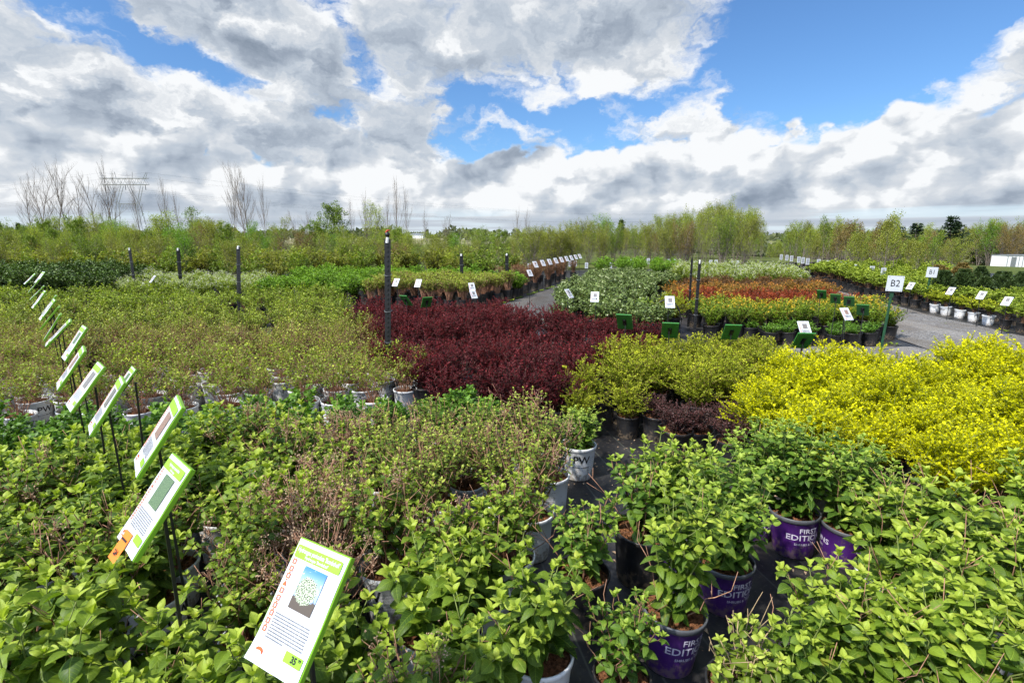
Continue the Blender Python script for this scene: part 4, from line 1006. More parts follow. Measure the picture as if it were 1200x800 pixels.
# ------------------------------------------------------------------ posts
def post(x, y, h, lean, label, cap=False, w=.022, pale=True):
    r = link('steel_post', None, None, (x, y, 0), (lean[1], lean[0], RNG.uniform(-.3, .3))); tag(r, label, 'post', 'black posts between the blocks')
    mb = MB(); mb.box(-w, w, -.004, .004, 0, h); mb.box(-.004, .004, .0042, w * 1.3, 0, h)
    k = .1
    while k < h - .05: mb.box(-.010, .010, -.012, -.0042, k, k + .018); k += .055
    link('shaft', mb.build('shaft', M['metalblack'], False), r)
    mb = MB(); mb.tube([(-w * .1, 0, h - .055), (w * .05, 0, h + .01)], [w * .55, w * .5], 8); link('tip', mb.build('tip', M['white' if pale else 'metalblack'], False), r, (0, 0, .012))
    for q in (.35, .55, .78):
        t = MB(); a = np.linspace(0, 6.28, 13); t.tube(np.stack([np.cos(a) * w * 1.25, np.sin(a) * w * 1.25 + .008, q * h + .01 * np.sin(a)], 1), .0022, 4, cap=False)
        link('wire_tie', t.build('wire_tie', M['steel']), r)
    if cap:
        mb = MB(); prof = [(.001, -.035), (.018, -.028), (.030, 0), (.024, .022), (.001, .032)]; mb.lathe(prof, 12); cp = link('cap', mb.build('cap', M['metalblack']), r, (0, 0, h + .05))
        mb = MB(); mb.tube([(-.02, 0, .02), (.0, 0, .045), (.03, -.002, .05)], [.010, .013, .004], 7); link('red_ribbon', mb.build('red_ribbon', M['barnred']), cp)
x, y = G(452, 402, .62); post(x, y, 1.84, (.045, 0), 'tall black steel post with a dark cap, between spireas and burgundy barberries', True, .036)
x, y = G(277, 346, .6); post(x, y, 1.66, (.10, 0), 'leaning black post with a white tip, nearest of the fence line', w=.045)
x, y = G(210, 328, .7); post(x, y, 1.55, (.06, .05), 'black post with wires, middle one of the fence line', w=.045)
x, y = G(157, 328, .7); post(x, y, 1.55, (.0, 0), 'straight black post, farthest of the fence line', w=.040)
x, y = G(813, 398, .05); post(x, y, 1.45, (.005, 0), 'black post with a pale box top beside the gold tipped spireas', w=.026)
x, y = G(807, 372, .2); post(x, y, 1.42, (-.01, 0), 'plain black post just behind the pale topped one', w=.022, pale=False)
x, y = G(541, 316, .9); post(x, y, 1.35, (0, 0), 'short black post in the far greenery, nearer the red barn', w=.05)
x, y = G(594, 315, .9); post(x, y, 1.35, (0, 0), 'short black post in the far greenery, nearer the centre aisle', w=.05)

# small espaliers with black hoops and a white pot by the middle post
def hoop(x, y, label):
    r = link('trellis_hoop', None, None, (x, y, 0)); tag(r, label, 'trellis', 'hoops by the middle posts')
    mb = MB(); a = np.linspace(0, math.pi, 14); mb.tube(np.stack([np.cos(a) * .28, np.zeros(14), .35 + np.sin(a) * .38], 1), .012, 6); mb.tube([(.28, 0, 0), (.28, 0, .35)], .012, 6); mb.tube([(-.28, 0, 0), (-.28, 0, .35)], .012, 6)
    link('hoop', mb.build('hoop', M['metalblack']), r); mb = MB(); mb.tube([(-.27, 0, .38), (.27, 0, .38)], .009, 6); link('crossbar', mb.build('crossbar', M['metalblack']), r)
hoop(2.85, 9.4, 'black trellis hoop between the rhododendrons and the gold spireas')
put(P_['gold'][0], 3.15, 9.9, None, 1.25, 0, 'sparse golden shrub in a black pot beside the middle post', 'shrub')
put(P_['compact'][0], 2.75, 10.4, None, 1.2, 0, 'green shrub in a white pot behind the trellis hoop', 'shrub')

# tall white plates on rods in front of the tree rows
def plate(px, py, R, label, w=.16, h=.30):
    p = rad(PITCH); b = (400 - py) / FPX; x = (px - 600) / FPX * (R * math.cos(p) - (-(R * 0)) + .37)
    z = EYE + R * (-math.sin(p) + b * math.cos(p)) / (math.cos(p) + b * math.sin(p))
    r = link('tree_label', None, None, (x, R, 0)); tag(r, label, 'sign', 'white plates before the tree rows')
    if 'a' not in _PL:
        m = MB(); m.box(-w / 2, w / 2, -.006, .006, -h / 2, h / 2); _PL['a'] = m.build('plate', M['cardwhite'], False)
        m = MB(); rr = random.Random(5)
        for k in range(5): zz = h * .36 - k * h * .16; m.add([(-w * .32, -.009, zz - .02), (w * rr.uniform(.1, .34), -.009, zz - .02), (w * .3, -.009, zz + .006), (-w * .32, -.009, zz + .006)], [(0, 1, 2, 3)])
        _PL['b'] = m.build('printing', M['inkgrey'], False)
    pl = link('plate', _PL['a'], r, (0, 0, z)); link('printing', _PL['b'], pl); link('rod', stake(z), r, (0, .014, 0))
_PL = {}
for i, (px, py) in enumerate([(620, 312), (628, 311), (643, 312), (652, 310), (668, 309), (674, 309), (687, 311), (708, 311), (715, 311), (734, 307), (740, 307), (759, 306), (765, 307), (783, 307), (789, 307), (832, 308), (838, 308), (857, 309), (863, 309), (905, 312), (912, 313)]):
    plate(px, py, 27 + (i % 2) * .7, f'white plate on a rod before the far tree rows, {ordn(i)} counted from the centre aisle')

# ------------------------------------------------------------------ trees
def topz(py, R, z=0):
    p = rad(PITCH); b = (400 - py) / FPX
    return EYE + R * (-math.sin(p) + b * math.cos(p)) / (math.cos(p) + b * math.sin(p))
def atx(px, R): return (px - 600) / FPX * (R * math.cos(rad(PITCH)) + .3)
def grow(H=1.0, lv=3, spread=.6, n1=9, n2=6, n3=4, r=.018, start=.25, up=.55, wig=.03, multi=1, seed=0):
    """branch skeleton of height ~1: returns tubes and the twig ends"""
    mb = MB(); tips = []
    def br(p, d, L, r, l):
        k = 6 if l == 0 else 4; P = [p]; dd = d
        for i in range(k): dd = unit(dd + RNG.normal(0, wig * (2.2 if l else 1.2), 3) + np.array([0, 0, .07 * l])); P.append(P[-1] + dd * L / k)
        P = np.array(P); mb.tube(P, np.linspace(r, r * (.22 if l < lv else .4), len(P)), 6 if l == 0 else (4 if l == 1 else 3), cap=False)
        if l >= lv: tips.append((P[-1], dd)); tips.append((P[-2], dd)); return
        n = (n1, n2, n3)[l]
        for i in range(n):
            t = (start if l == 0 else .25) + (1 - (start if l == 0 else .25)) * (i + RNG.uniform(0, .9)) / n; Q, dq = along(P, np.array([t])); a = i * 2.4 + RNG.uniform(-.5, .5)
            h = np.array([math.cos(a), math.sin(a), 0]); nd = unit(dq[0] * up + h * spread * (1.15 - .5 * t) + [0, 0, .12])
            br(Q[0], nd, L * (.52 if l == 0 else .45) * (1.15 - .6 * t) * RNG.uniform(.7, 1.15), r * .45 * (1.1 - .5 * t), l + 1)
        tips.append((P[-1], dd))
    for m in range(multi):
        a = m * 6.28 / multi + .4; off = np.array([math.cos(a), math.sin(a), 0]) * (.0 if multi == 1 else .03)
        br(off, unit(np.array([off[0] * 6 * RNG.uniform(.5, 1.3), off[1] * 6, 1])), H * RNG.uniform(.82, 1.0), r, 0)
    return mb, tips
def crown(tips, leaf, n, spread, tmpl=LEAF_TINY, up=.3):
    mb = MB(); base = np.array([t[0] for t in tips]); m = len(base); i = np.repeat(np.arange(m), n)
    P = base[i] + RNG.normal(0, spread, (len(i), 3)) * [1, 1, .8]
    cl = RNG.normal(0, .16, m)[i]
    place(mb, tmpl, P, RNG.normal(0, 1, (len(i), 3)) + [0, 0, up], RNG.normal(0, .8, (len(i), 3)) + [0, 0, 1], leaf * RNG.uniform(.6, 1.3, len(i)), np.clip(.45 + cl + RNG.normal(0, .15, len(i)), 0, 1)); return mb
TREES = {}
def tree_proto(key, kind, gk, barkm, leafm=None, leaf=.03, n=12, spr=.04, variants=3, scale=1.0):
    TREES[key] = []
    for v in range(variants):
        mb, tips = grow(**gk); root = bpy.data.objects.new(kind, None); KIDS[root.name] = []
        o = bpy.data.objects.new('trunk', mb.build('trunk', M[barkm])); KIDS[root.name].append(o)
        if leafm: KIDS[root.name].append(bpy.data.objects.new('crown', crown(tips, leaf, n, spr).build('crown', M[leafm[v % len(leafm)]])))
        TREES[key].append(root)
def put_tree(key, x, y, h, label, group, cat='tree', v=None, z=None, wide=1.0):
    pr = TREES[key][RNG.integers(len(TREES[key])) if v is None else v % len(TREES[key])]; o = copy_tree(pr)
    o.location = (x, y, float(hgt(x, y)) if z is None else z); o.rotation_euler = (0, 0, RNG.uniform(0, 6.28)); o.scale = (h * wide, h * wide, h)
    return tag(o, label, cat, group)
tree_proto('bare', 'bare_tree', dict(lv=3, n1=14, n2=8, n3=5, spread=.66, up=.8, start=.18, r=.0095, wig=.06, multi=2), 'bark', variants=4)
tree_proto('bareup', 'bare_tree', dict(lv=3, n1=20, n2=7, n3=3, spread=.45, up=.9, start=.25, r=.009, wig=.04), 'bark', variants=3)
tree_proto('young', 'young_tree', dict(lv=2, n1=20, n2=6, spread=.52, up=.7, start=.22, r=.009, wig=.05), 'bark', ['olive', 'birch', 'green', 'olive', 'birch', 'redbrown', 'birch', 'olive'], .021, 6, .028, 8)
tree_proto('birchy', 'birch_tree', dict(lv=2, n1=26, n2=6, spread=.46, up=.8, start=.12, r=.008, wig=.05, multi=2), 'bark', ['birch', 'olive'], .018, 5, .026, 4)
tree_proto('bushy', 'bushy_tree', dict(lv=2, n1=15, n2=7, spread=.62, up=.8, start=.05, r=.009, wig=.06, multi=5), 'bark', ['birch', 'olive', 'green', 'birch', 'olive', 'olive', 'birch', 'redbrown', 'green', 'brightgreen'], .022, 6, .036, 10)
tree_proto('cone', 'conical_tree', dict(lv=2, n1=34, n2=6, spread=.55, up=.25, start=.10, r=.011, wig=.02), 'bark', ['green'], .03, 12, .025, 2)
tree_proto('potted', 'potted_tree', dict(lv=2, n1=16, n2=6, spread=.5, up=.75, start=.40, r=.009, wig=.05), 'bark', ['olive', 'birch', 'redbrown', 'green'], .024, 9, .03, 8)
bigpot = MB(); bigpot.lathe([(.001, .004), (.19, .004), (.225, .36), (.235, .36), (.24, .40), (.225, .40), (.22, .35), (.001, .34)], 18); bigpot = bigpot.build('pot', M['potblack'])
for pr in TREES['potted']: pass
# conifers
def conifer(H=1.0, tiers=22, wide=.24, sparse=0.0, droop=.15, start=.12, m='pine'):
    tr, lf = MB(), MB(); tr.tube([(0, 0, 0), (.004, 0, .5), (0, 0, 1)], [.018, .011, .002], 6)
    for i in range(tiers):
        t = start + (1 - start) * i / tiers; w = wide * (1 - t) ** .75 * RNG.uniform(.75, 1.1) + .01
        for k in range(7):
            if RNG.random() < sparse: continue
            a = RNG.uniform(0, 6.28); L = w * RNG.uniform(.6, 1.1); P = np.array([(0, 0, t), (math.cos(a) * L * .5, math.sin(a) * L * .5, t + .01), (math.cos(a) * L, math.sin(a) * L, t - droop * L + .02)])
            tr.tube(P, [.004, .003, .0012], 3, cap=False); n = 36; q = RNG.uniform(.2, 1, n); Q, d = along(P, q)
            Q = Q + RNG.normal(0, .012, (n, 3)); place(lf, LEAF_TINY, Q, d + RNG.normal(0, .6, (n, 3)), RNG.normal(0, .5, (n, 3)) + [0, 0, 1], .032, np.clip(RNG.normal(.45, .2, n), 0, 1))
    return tr, lf
for key, kw, kind in (('pine', dict(tiers=12, wide=.36, sparse=.35, droop=-.1, start=.3), 'pine_tree'), ('spruce', dict(), 'spruce_tree')):
    TREES[key] = []
    for v in range(2):
        tr, lf = conifer(**kw); root = bpy.data.objects.new(kind, None)
        KIDS[root.name] = [bpy.data.objects.new('trunk', tr.build('trunk', M['barkdark'])), bpy.data.objects.new('crown', lf.build('crown', M['pine']))]; TREES[key].append(root)
# thuja columns in pots
TREES['thuja'] = []
for v in range(3):
    lf = MB(); n = 1500; t = RNG.uniform(0, 1, n) ** .8; a = RNG.uniform(0, 6.28, n); r = .24 * (np.sin(np.clip(t * 1.15 + .18, 0, 1.25) * 2.3) ** .7) * np.sqrt(RNG.uniform(.35, 1, n)) * (1 + .15 * np.sin(a * 3 + v + t * 9))
    P = np.stack([np.cos(a) * r, np.sin(a) * r, .16 + t * .8], 1); place(lf, LEAF_TINY, P, np.stack([np.cos(a) * .5, np.sin(a) * .5, np.ones(n)], 1) + RNG.normal(0, .25, (n, 3)), RNG.normal(0, 1, (n, 3)), .075, np.clip(RNG.normal(.45, .2, n) + (t - .5) * .2, 0, 1))
    root = bpy.data.objects.new('arborvitae', None); st = MB().tube([(0, 0, 0), (0, 0, .7)], [.018, .008], 6)
    KIDS[root.name] = [bpy.data.objects.new('trunk', st.build('trunk', M['bark'])), bpy.data.objects.new('foliage', lf.build('foliage', M['thuja' if v < 2 else 'redbrown']))]; TREES['thuja'].append(root)

# bare trees on the left, beyond the shrubs
for i, (px, py, R, key) in enumerate([(45, 214, 60, 'bare'), (66, 207, 58, 'bare'), (90, 204, 60, 'bare'), (122, 203, 62, 'bare'), (136, 210, 55, 'bareup'), (166, 216, 66, 'bareup'), (200, 226, 60, 'bareup'), (214, 238, 60, 'bareup'),
        (278, 207, 50, 'bareup'), (291, 205, 52, 'bare'), (313, 228, 55, 'bareup'), (357, 247, 58, 'bare'), (413, 246, 60, 'bareup'), (430, 240, 60, 'bareup'), (455, 236, 58, 'bareup'), (466, 226, 56, 'bareup'), (477, 236, 60, 'bareup'), (500, 250, 64, 'bareup'), (524, 256, 64, 'bare'), (606, 256, 50, 'bareup'), (618, 252, 52, 'bareup')]):
    put_tree(key, atx(px, R), R, topz(py, R) * 1.04, f'bare grey tree against the sky, {ordn(i)} along the line from the sign side', 'bare trees beyond the shrubs', v=i, wide=.72 if key == 'bare' else .6)
for i, (px, py, R, key) in enumerate([(28, 262, 46, 'spruce'), (4, 258, 50, 'spruce'), (231, 246, 48, 'young'), (250, 258, 44, 'young'), (395, 248, 44, 'cone'), (373, 264, 42, 'cone'), (435, 246, 46, 'birchy'), (330, 262, 46, 'young'), (555, 272, 40, 'birchy')]):
    put_tree(key, atx(px, R), R, topz(py, R), ['dark spruce at the outer end of the shrub belt', 'dark spruce cut by the picture edge', 'spring green tree under the power lines', 'low spring green tree beside the taller one', 'bright conical tree before the far field', 'small conical tree beside the bright one', 'slim pale green birch before the far field', 'small leafing tree behind the leaning post', 'pale young birch near the red barn'][i], None, v=i)
# shrub belt on the left
rows = 0
for R in (20.5, 23.5, 27, 31, 36, 42, 50):
    n = 0; px = -30 + RNG.uniform(0, 20); step = 20 * 26 / R + 5
    while px < 640:
        if not (R < 25 and px > 560) and not (R < 22 and px > 330):
            tp = 277 - (9 if px < 260 else 0) + RNG.uniform(-8, 11) + (5 if 470 < px < 560 else 0) + (10 if R < 26 else 0) + (7 if R < 22 else 0)
            H = max(1.1, topz(tp, R)) 
            kk = ('bushy', 'bushy', 'bushy', 'young', 'birchy', 'bushy', 'cone', 'young')[RNG.integers(8)]; H *= RNG.uniform(.88, 1.1) if kk != 'bushy' else 1
            put_tree(kk, atx(px, R), R * RNG.uniform(.97, 1.03), H, f'spring green young tree, {ordn(n)} from the sign side in {ordn(rows)} rank of the belt', 'young trees in the belt', v=int(RNG.integers(10)), wide=.95 if kk == 'bushy' else .7); n += 1
        px += step * RNG.uniform(.7, 1.3)
    rows += 1
P_['understory'] = [proto_shrub('black', shrub(24, .55, .34, 18, .045, .1, 4, tmpl=LEAF_MID, dome=.3, hvar=.5), m_, 'twig', one=True, kind='leafy_shrub') for m_ in ('olive', 'birch', 'green', 'olive')]
bed(P_['understory'], [(-21, 18.2), (-12.6, 18.2), (-7.6, 17.2), (-7.5, 19.6), (-1, 19.6), (1.5, 24), (-24, 24)], 1.15, 'green shrub under the belt of young trees', 'shrub', 'green shrubs under the belt', 1.0, 5, end='the fence side', s=(1.4, 1.9), jit=.2)
# central and right young tree rows
prof = [(600, 274), (640, 266), (660, 262), (690, 257), (720, 262), (750, 266), (780, 256), (800, 251), (830, 243), (850, 246), (865, 260), (880, 250), (893, 268), (900, 284), (922, 284), (930, 268), (975, 266), (1030, 268), (1080, 270), (1140, 266), (1220, 262)]
pxs, pys = zip(*prof)
rows = 0
for R in (31, 35, 40, 46, 54):
    px = 596 + RNG.uniform(0, 8); n = 0
    while px < 915:
        tp = np.interp(px, pxs, pys) + abs(RNG.normal(0, 11)) + (8 if R < 33 else 0)
        k = ('young', 'birchy', 'young', 'bushy')[RNG.integers(4)]
        if not (895 < px < 925 and R < 60): put_tree(k, atx(px, R), R + RNG.uniform(-1, 1), topz(tp, R), f'slender young tree, {ordn(n)} from the aisle in {ordn(rows)} rank of the tree rows', 'young trees in the centre rows', wide=.62 if k != 'bushy' else .8)
        n += 1; px += RNG.uniform(10, 19) * 40 / R
    rows += 1
for i, (px, py, v) in enumerate([(812, 254, 0), (822, 247, 1), (834, 241, 0), (846, 244, 1), (856, 250, 4), (878, 249, 0)]):
    put_tree('birchy', atx(px, 44 + i * .5), 44 + i * .5, topz(py, 44), f'taller willow green tree above the centre rows, {ordn(i)} from the aisle', 'taller willow green trees', v=v, wide=.75)
for i, (px, py) in enumerate([(645, 266), (652, 262), (664, 268)]):
    put_tree('bushy', atx(px, 30), 30, topz(py + 8, 30), f'rich green young tree by the aisle end, {ordn(i)} from the barn side', 'rich green trees', v=4)
# potted trees beyond the road
n = 0
for row in range(4):
    for k in range(13):
        x = 12.6 + k * .28 + row * .95 - .15 + RNG.normal(0, .1); y = 16.9 + k * 1.12 + row * .25 + RNG.normal(0, .12)
        if atx(1095, y) < x: continue
        h = topz(np.interp((x / (y * .98 + .3)) * 600 + 600, [900, 930, 950, 975, 1000, 1040, 1090], [282, 266, 272, 262, 270, 268, 282]) + abs(RNG.normal(0, 10)), y)
        o = put_tree('potted', x, y, h, f'potted tree with a bare pale trunk, {ordn(k)} from the near end in {ordn(row)} row', 'potted trees beyond the road', wide=.72)
        p = link('pot', bigpot, o); p.scale = (1 / (h * .72), 1 / (h * .72), 1 / h)
        if row == 0 and k % 1 == 0:
            r = link('tree_label', None, None, (x - .35, y - .3, 0)); tag(r, f'white plate at the potted trees by the road, {ordn(k)} from the near end', 'sign', 'white plates by the potted trees')
            z = .74; pl = link('plate', _PL['a'], r, (0, 0, z)); link('printing', _PL['b'], pl); link('rod', stake(z), r, (0, .014, 0))
# arborvitae rows
n = 0
for row, R in enumerate((14.0, 14.8, 15.6, 16.4, 17.3, 18.3)):
    x = atx(1100, R); k = 0
    while x < atx(1225, R):
        if row > 4 and x > atx(1150, R): break
        v = 2 if (1092 < 600 + 600 * x / (R * .98 + .3) < 1132 and row > 2) else k % 2
        put_tree('thuja', x, R + RNG.uniform(-.15, .15), (.74 if x > atx(1145, R) else .92) + RNG.uniform(-.07, .07), f'dark potted arborvitae, {ordn(k)} from the road side in {ordn(row)} row', 'dark arborvitae rows', v=v, wide=1.15)
        x += .66; k += 1
# treeline behind on the right
for i in range(58):
    px = 905 + i * 5.6 + RNG.uniform(-3, 3); R = RNG.uniform(90, 125); x = atx(px, R); z = float(hgt(x, R))
    k = 'bushy' if RNG.random() < .75 else 'young'
    put_tree(k, x, R, topz(np.interp(px, pxs, pys) + abs(RNG.normal(0, 6)) + (3 if px < 1080 else 0), R) - z, f'spring tree of the back wood, {ordn(i)} from the centre', 'trees of the back wood', wide=.75)
for i in range(34):
    px = 930 + i * 8.6 + RNG.uniform(-3, 3); R = RNG.uniform(38, 60); x = atx(px, R); z = float(hgt(x, R))
    if px > 1125: continue
    put_tree('bushy', x, R, topz(282 + abs(RNG.normal(0, 5)), R) - z, f'olive green bushy tree behind the potted rows, {ordn(i)} from the centre', 'olive bushes behind the potted rows', wide=.9)
for i, (px, py, k, l) in enumerate([(1038, 265, 'spruce', 'pointed dark spruce behind the potted trees'), (1052, 268, 'pine', 'small round topped pine beside the spruce'), (1071, 264, 'pine', 'broad dark pine with a flat top'), (1111, 256, 'pine', 'tallest layered pine above the back wood'), (1118, 262, 'pine', 'pine half behind the tallest one'), (727, 261, 'spruce', 'thin dark spruce above the centre tree rows')]):
    R = 86 if px > 900 else 60; x = atx(px, R); z = float(hgt(x, R)); put_tree(k, x, R, topz(py - 3, R) - z, l, None, v=i, wide=1.35)

# ------------------------------------------------------------------ trailer in the lower yard
def trailer():
    R = 82; x0 = atx(1165, R); z = float(hgt(x0 + 4, R)); u = R / 600; top = topz(299, R); bot = topz(316, R)
    r = link('box_trailer', None, None, (x0 + 7.7, R, z)); tag(r, 'white ribbed box trailer with tandem wheels parked beyond the arborvitae', 'trailer')
    L, W = 11.0, 2.5; zb, zt = bot - z, top - z
    mb = MB(); mb.box(-L / 2, L / 2, 0, W, zb, zt); 
    link('body', mb.build('body', M['white'], False), r)
    for nm, a, b, c, d in (('top_rail', -L / 2 - .03, L / 2 + .03, zt - .12, zt + .04), ('bottom_rail', -L / 2 - .03, L / 2 + .03, zb - .06, zb + .12)):
        mb = MB(); mb.box(a, b, -.05, W + .05, c, d); link(nm, mb.build(nm, M['steel'], False), r)
    mb = MB()
    for k in range(18): xx = -L / 2 + .3 + k * (L - .6) / 17; mb.box(xx - .04, xx + .04, -.035, -.003, zb + .13, zt - .13)
    link('ribs', mb.build('ribs', M['steel'], False), r)
    mb = MB(); mb.box(-L / 2 + .9, -L / 2 + 1.7, -.03, -.004, zb + .2, zt - .3); d = link('side_door', mb.build('side_door', M['steel'], False), r)
    for xx in (-1.9, -.85, ):
        w = link('wheel', None, r, (xx - .6, -.1, .46)); mb = MB(); a = np.linspace(0, 2 * math.pi, 25)[:-1]
        mb.lathe([(.25, -.12), (.44, -.13), (.47, -.08), (.47, .08), (.44, .13), (.25, .12)], 24); link('tyre', mb.build('tyre', M['rubber']), w, None, (math.pi / 2, 0, 0))
        mb = MB(); mb.lathe([(.001, -.06), (.10, -.09), (.14, -.03), (.25, -.10), (.26, .1)], 16); link('rim', mb.build('rim', M['white']), w, None, (math.pi / 2, 0, 0))
    mb = MB(); mb.box(-2.9, 1.0, .3, 2.2, .46, zb - .065); link('axle_frame', mb.build('axle_frame', M['metalblack'], False), r)
    mb = MB(); mb.box(L / 2 - 1.2, L / 2 - 1.05, .1, .25, 0, zb - .065); mb.box(-L / 2 + .1, -L / 2 + 1.6, -.06, -.04, .35, zb + .1); link('landing_leg', mb.build('landing_leg', M['steel'], False), r)
trailer()
# pipe fence before it
r = link('pipe_fence', None, None, (atx(1140, 70), 70, float(hgt(atx(1140, 70), 70)))); tag(r, 'pale pipe rail fence beside the white trailer', 'fence')
for zz in (.5, .95, 1.4):
    mb = MB(); mb.tube([(-5, 0, zz), (3.4, 0, zz)], .045, 6); link('rail', mb.build('rail', M['steel']), r)
for k in range(5):
    mb = MB(); mb.tube([(-5 + k * 2.1, .06, 0), (-5 + k * 2.1, .06, 1.5)], .055, 6); link('fence_post', mb.build('fence_post', M['steel']), r)

# ------------------------------------------------------------------ red barn far across the field
R = 420; r = link('barn', None, None, (atx(564, R), R, 0)); tag(r, 'small red barn with a white roof far across the field', 'barn')
mb = MB(); w, d, h1, h2 = 5.8, 9, 3.4, 6.0
mb.add([(-w, 0, 0), (w, 0, 0), (w, 0, h1), (0, 0, h2 - .1), (-w, 0, h1), (-w, d, 0), (w, d, 0), (w, d, h1), (0, d, h2 - .1), (-w, d, h1)], [(0, 1, 2), (0, 2, 4), (2, 3, 4)]); mb.add([(-w, 0, 0), (w, 0, 0), (w, d, 0), (-w, d, 0), (-w, 0, h1), (w, 0, h1), (w, d, h1), (-w, d, h1)], [(0, 3, 7, 4), (1, 5, 6, 2), (2, 6, 7, 3)])
link('wall', mb.build('wall', M['barnred'], False), r)
mb = MB()
for s in (-1, 1): mb.add([(s * (w + .5), -.5, h1 - .2), (0, -.5, h2), (0, d + .5, h2), (s * (w + .5), d + .5, h1 - .2), (s * (w + .5), -.5, h1), (0, -.5, h2 + .25), (0, d + .5, h2 + .25), (s * (w + .5), d + .5, h1)], [(0, 1, 2, 3), (4, 5, 6, 7), (0, 1, 5, 4), (2, 3, 7, 6), (0, 3, 7, 4)])
link('roof', mb.build('roof', M['white'], False), r, None, (0, 0, 0))
mb = MB(); mb.box(-1.3, 1.3, -.08, -.01, 0, 2.6); link('door', mb.build('door', M['white'], False), r)
def shed(px, R, w, h, m, lab):
    r = link('farm_shed', None, None, (atx(px, R), R, float(hgt(atx(px, R), R)))); tag(r, lab, 'building')
    mb = MB(); mb.box(-w / 2, w / 2, 0, w * .5, 0, h); link('wall', mb.build('wall', M[m], False), r)
    mb = MB(); mb.add([(-w * .54, -.4, h), (w * .54, -.4, h), (w * .54, w * .5 + .4, h), (-w * .54, w * .5 + .4, h), (-w * .54, w * .25, h * 1.5), (w * .54, w * .25, h * 1.5)], [(0, 1, 5, 4), (2, 3, 4, 5), (1, 2, 5), (3, 0, 4), (3, 2, 1, 0)]); link('roof', mb.build('roof', M['steel'], False), r)
shed(537, 520, 14, 4, 'white', 'pale low farm shed beyond the field beside the red barn')
shed(485, 620, 22, 4, 'white', 'long pale farm shed far out behind the bare trees')

# ------------------------------------------------------------------ power line tower and wires
R = 265; tx = atx(156, R); TH = topz(209, R)
r = link('power_tower', None, None, (tx, R, 0)); tag(r, 'wide lattice power tower behind the bare trees', 'tower')
mb = MB(); W2 = 11.5
def bar(a, b, w=.14): mb.tube([a, b], w, 4, cap=False)
zw = TH * .60
for sy in (-1, 1):
    for sx in (-1, 1):
        bar((sx * 7.5, sy * 2.2, 0), (sx * 5.2, sy * .9, zw)); bar((sx * 5.2, sy * .9, zw), (sx * 8.2, sy * .9, TH * .88)); bar((sx * 5.2, sy * .9, zw), (sx * 1.6, sy * .9, TH * .88))
    for k in range(6):
        z0, z1 = zw * k / 6, zw * (k + 1) / 6
        for sx in (-1, 1):
            bar((sx * (7.5 - 2.3 * k / 6) - .5, sy * 1.5, z0), (sx * (7.5 - 2.3 * (k + 1) / 6) + .5, sy * 1.5, z1), .08)
    bar((-5.2, sy * .9, zw), (5.2, sy * .9, zw), .10)
    for k in range(4): bar((-5.2 + k * 2.6, sy * .9, zw), (-5.2 + k * 2.6 + 1.3, sy * .9, zw - 2.4), .07); bar((-5.2 + k * 2.6 + 1.3, sy * .9, zw - 2.4), (-5.2 + k * 2.6 + 2.6, sy * .9, zw), .07)
link('legs', mb.build('legs', M['steel'], False), r)
mb = MB()
for sy in (-1, 1):
    bar((-W2, sy * .8, TH), (W2, sy * .8, TH), .17); bar((-W2, sy * .8, TH * .90), (W2, sy * .8, TH * .90), .13)
    for k in range(14):
        xa, xb = -W2 + k * W2 / 7, -W2 + (k + 1) * W2 / 7
        bar((xa, sy * .8, TH if k % 2 else TH * .9), (xb, sy * .8, TH * .9 if k % 2 else TH), .07)
    for sx in (-1, 1): bar((sx * (W2 - 1.5), sy * .8, TH), (sx * W2, sy * .4, TH * 1.09), .12); bar((sx * 4, 0, TH), (sx * 4.4, 0, TH * 1.1), .1)
link('crossarm', mb.build('crossarm', M['steel'], False), r)
mb = MB()
for xx in (-10, 0, 10): mb.tube([(xx, 0, TH * .9), (xx, 0, TH * .9 - 2.6)], .13, 5)
link('insulators', mb.build('insulators', M['rubber'], False), r)
for i, (xx, zz, lab) in enumerate([(-10, TH * .9 - 2.6, 'lowest power cable on the near side of the tower'), (0, TH * .9 - 2.6, 'middle power cable through the tower head'), (10, TH * .9 - 2.6, 'power cable from the inner arm of the tower'), (-11, TH * 1.09, 'thin earth wire along the tower top'), (11, TH * 1.09, 'second thin earth wire along the tower top')]):
    mb = MB()
    for ex, ey, ez in ((-330, 60, 0), (420, 420, 0)):
        t = np.linspace(0, 1, 24); P = np.stack([tx + xx * (1 - .3 * t) + ex * t, R + ey * t, zz + ez * t - 36 * t * (1 - t)], 1); mb.tube(P, .026, 3, cap=False)
    tag(link('power_cable', mb.build('power_cable', M['metalblack'])), lab, 'cable', 'power cables at the tower')

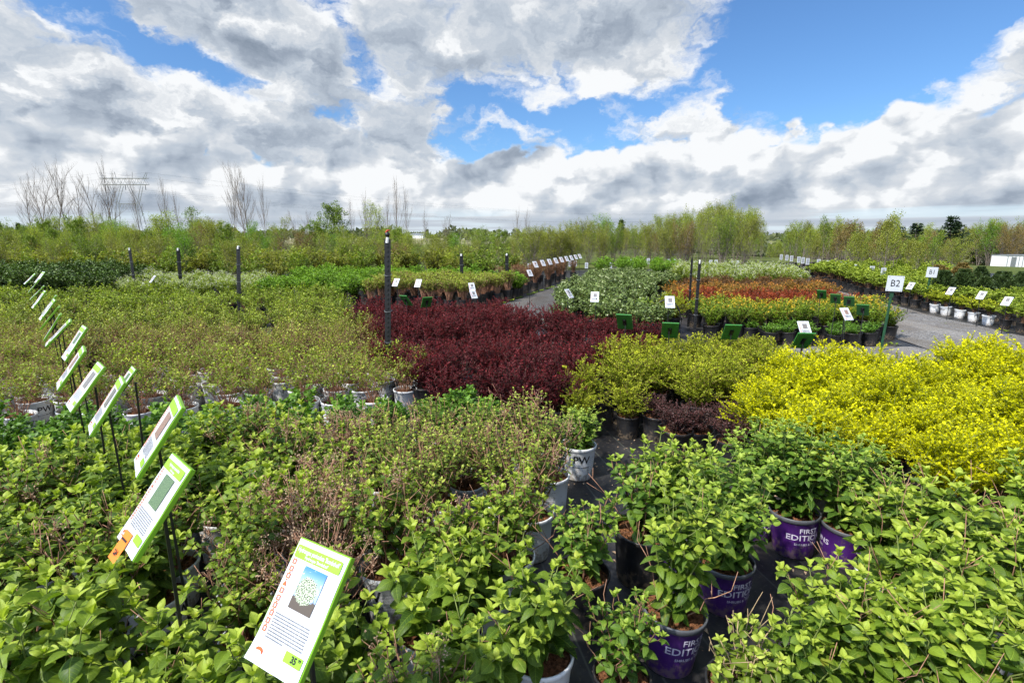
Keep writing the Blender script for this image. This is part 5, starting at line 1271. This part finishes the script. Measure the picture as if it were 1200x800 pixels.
# ------------------------------------------------------------------ litter on the fabric
lt = MB(); n = 2600; x = RNG.uniform(-4, 6, n); y = RNG.uniform(1, 9, n)
place(lt, [leaf3(.3, .3, .3)], np.stack([x, y, np.full(n, .010)], 1), RNG.normal(0, 1, (n, 3)) * [1, 1, .15], RNG.normal(0, .2, (n, 3)) + [0, 0, 1], RNG.uniform(.01, .04, n), RNG.uniform(0, 1, n))
tag(link('fallen_leaves', lt.build('fallen_leaves', M['deadflower'])), 'dry leaves and bark bits lying on the black ground fabric', 'litter', None, 'stuff')
wd = MB(); n = 220
for i in range(n):
    c = np.array([RNG.uniform(6.6, 10.2), RNG.uniform(6, 20), .012]) if i % 2 else np.array([*(lambda f, e: (-1.5 + f * 5.2 + e, 11 + f * 14))(RNG.uniform(0, 1), RNG.choice([-.1, 2.0]) * 1.0), .012])
    m = 14; a = RNG.uniform(0, 6.28, m); place(wd, LEAF_MID, np.repeat(c[None], m, 0) + RNG.normal(0, .03, (m, 3)) * [1, 1, 0], np.stack([np.cos(a), np.sin(a), RNG.uniform(.2, 1, m)], 1), np.tile([0, 0, 1], (m, 1)), RNG.uniform(.03, .08, m), RNG.uniform(.2, .9, m))
tag(link('weeds', wd.build('weeds', M['green'])), 'small weeds sprouting along the gravel edges', 'weeds', None, 'stuff')

# ------------------------------------------------------------------ far woods
fw = MB()
for R, a0, a1, hh, n in ((230, -46, -2, 5.5, 3000), (380, -44, -3, 7, 2500), (760, -46, 46, 9, 6000), (1250, -46, 46, 16, 5000), (150, 12, 47, 6.5, 7000), (260, 8, 46, 8, 4000)):
    a = RNG.uniform(rad(a0), rad(a1), n); r_ = R * RNG.uniform(.95, 1.1, n); x = np.sin(a) * r_; y = np.cos(a) * r_
    env = hh * (.55 + .45 * np.sin(a * 90 + np.sin(a * 37) * 3) * np.sin(a * 23 + 1)); gap = np.sin(a * 31 + R) > (-.2 if R in (230, 380, 760) else -2)
    z = hgt(x, y) + np.abs(env) * np.sqrt(RNG.uniform(0, 1, n)); s = R * .006 + .5
    x, y, z = x[gap], y[gap], z[gap]; m = len(x)
    place(fw, LEAF_TINY, np.stack([x, y, z], 1), RNG.normal(0, 1, (m, 3)), RNG.normal(0, 1, (m, 3)), s * RNG.uniform(.7, 1.5, m), RNG.uniform(.1, .9, m))
M['farwood'] = leafmat('far wood', (.05, .07, .035), (.15, .165, .07))
tag(link('far_woods', fw.build('far_woods', M['farwood'])), 'distant wood and hedgerows along the horizon', 'woods', None, 'stuff')
print('objects', len(bpy.data.objects))
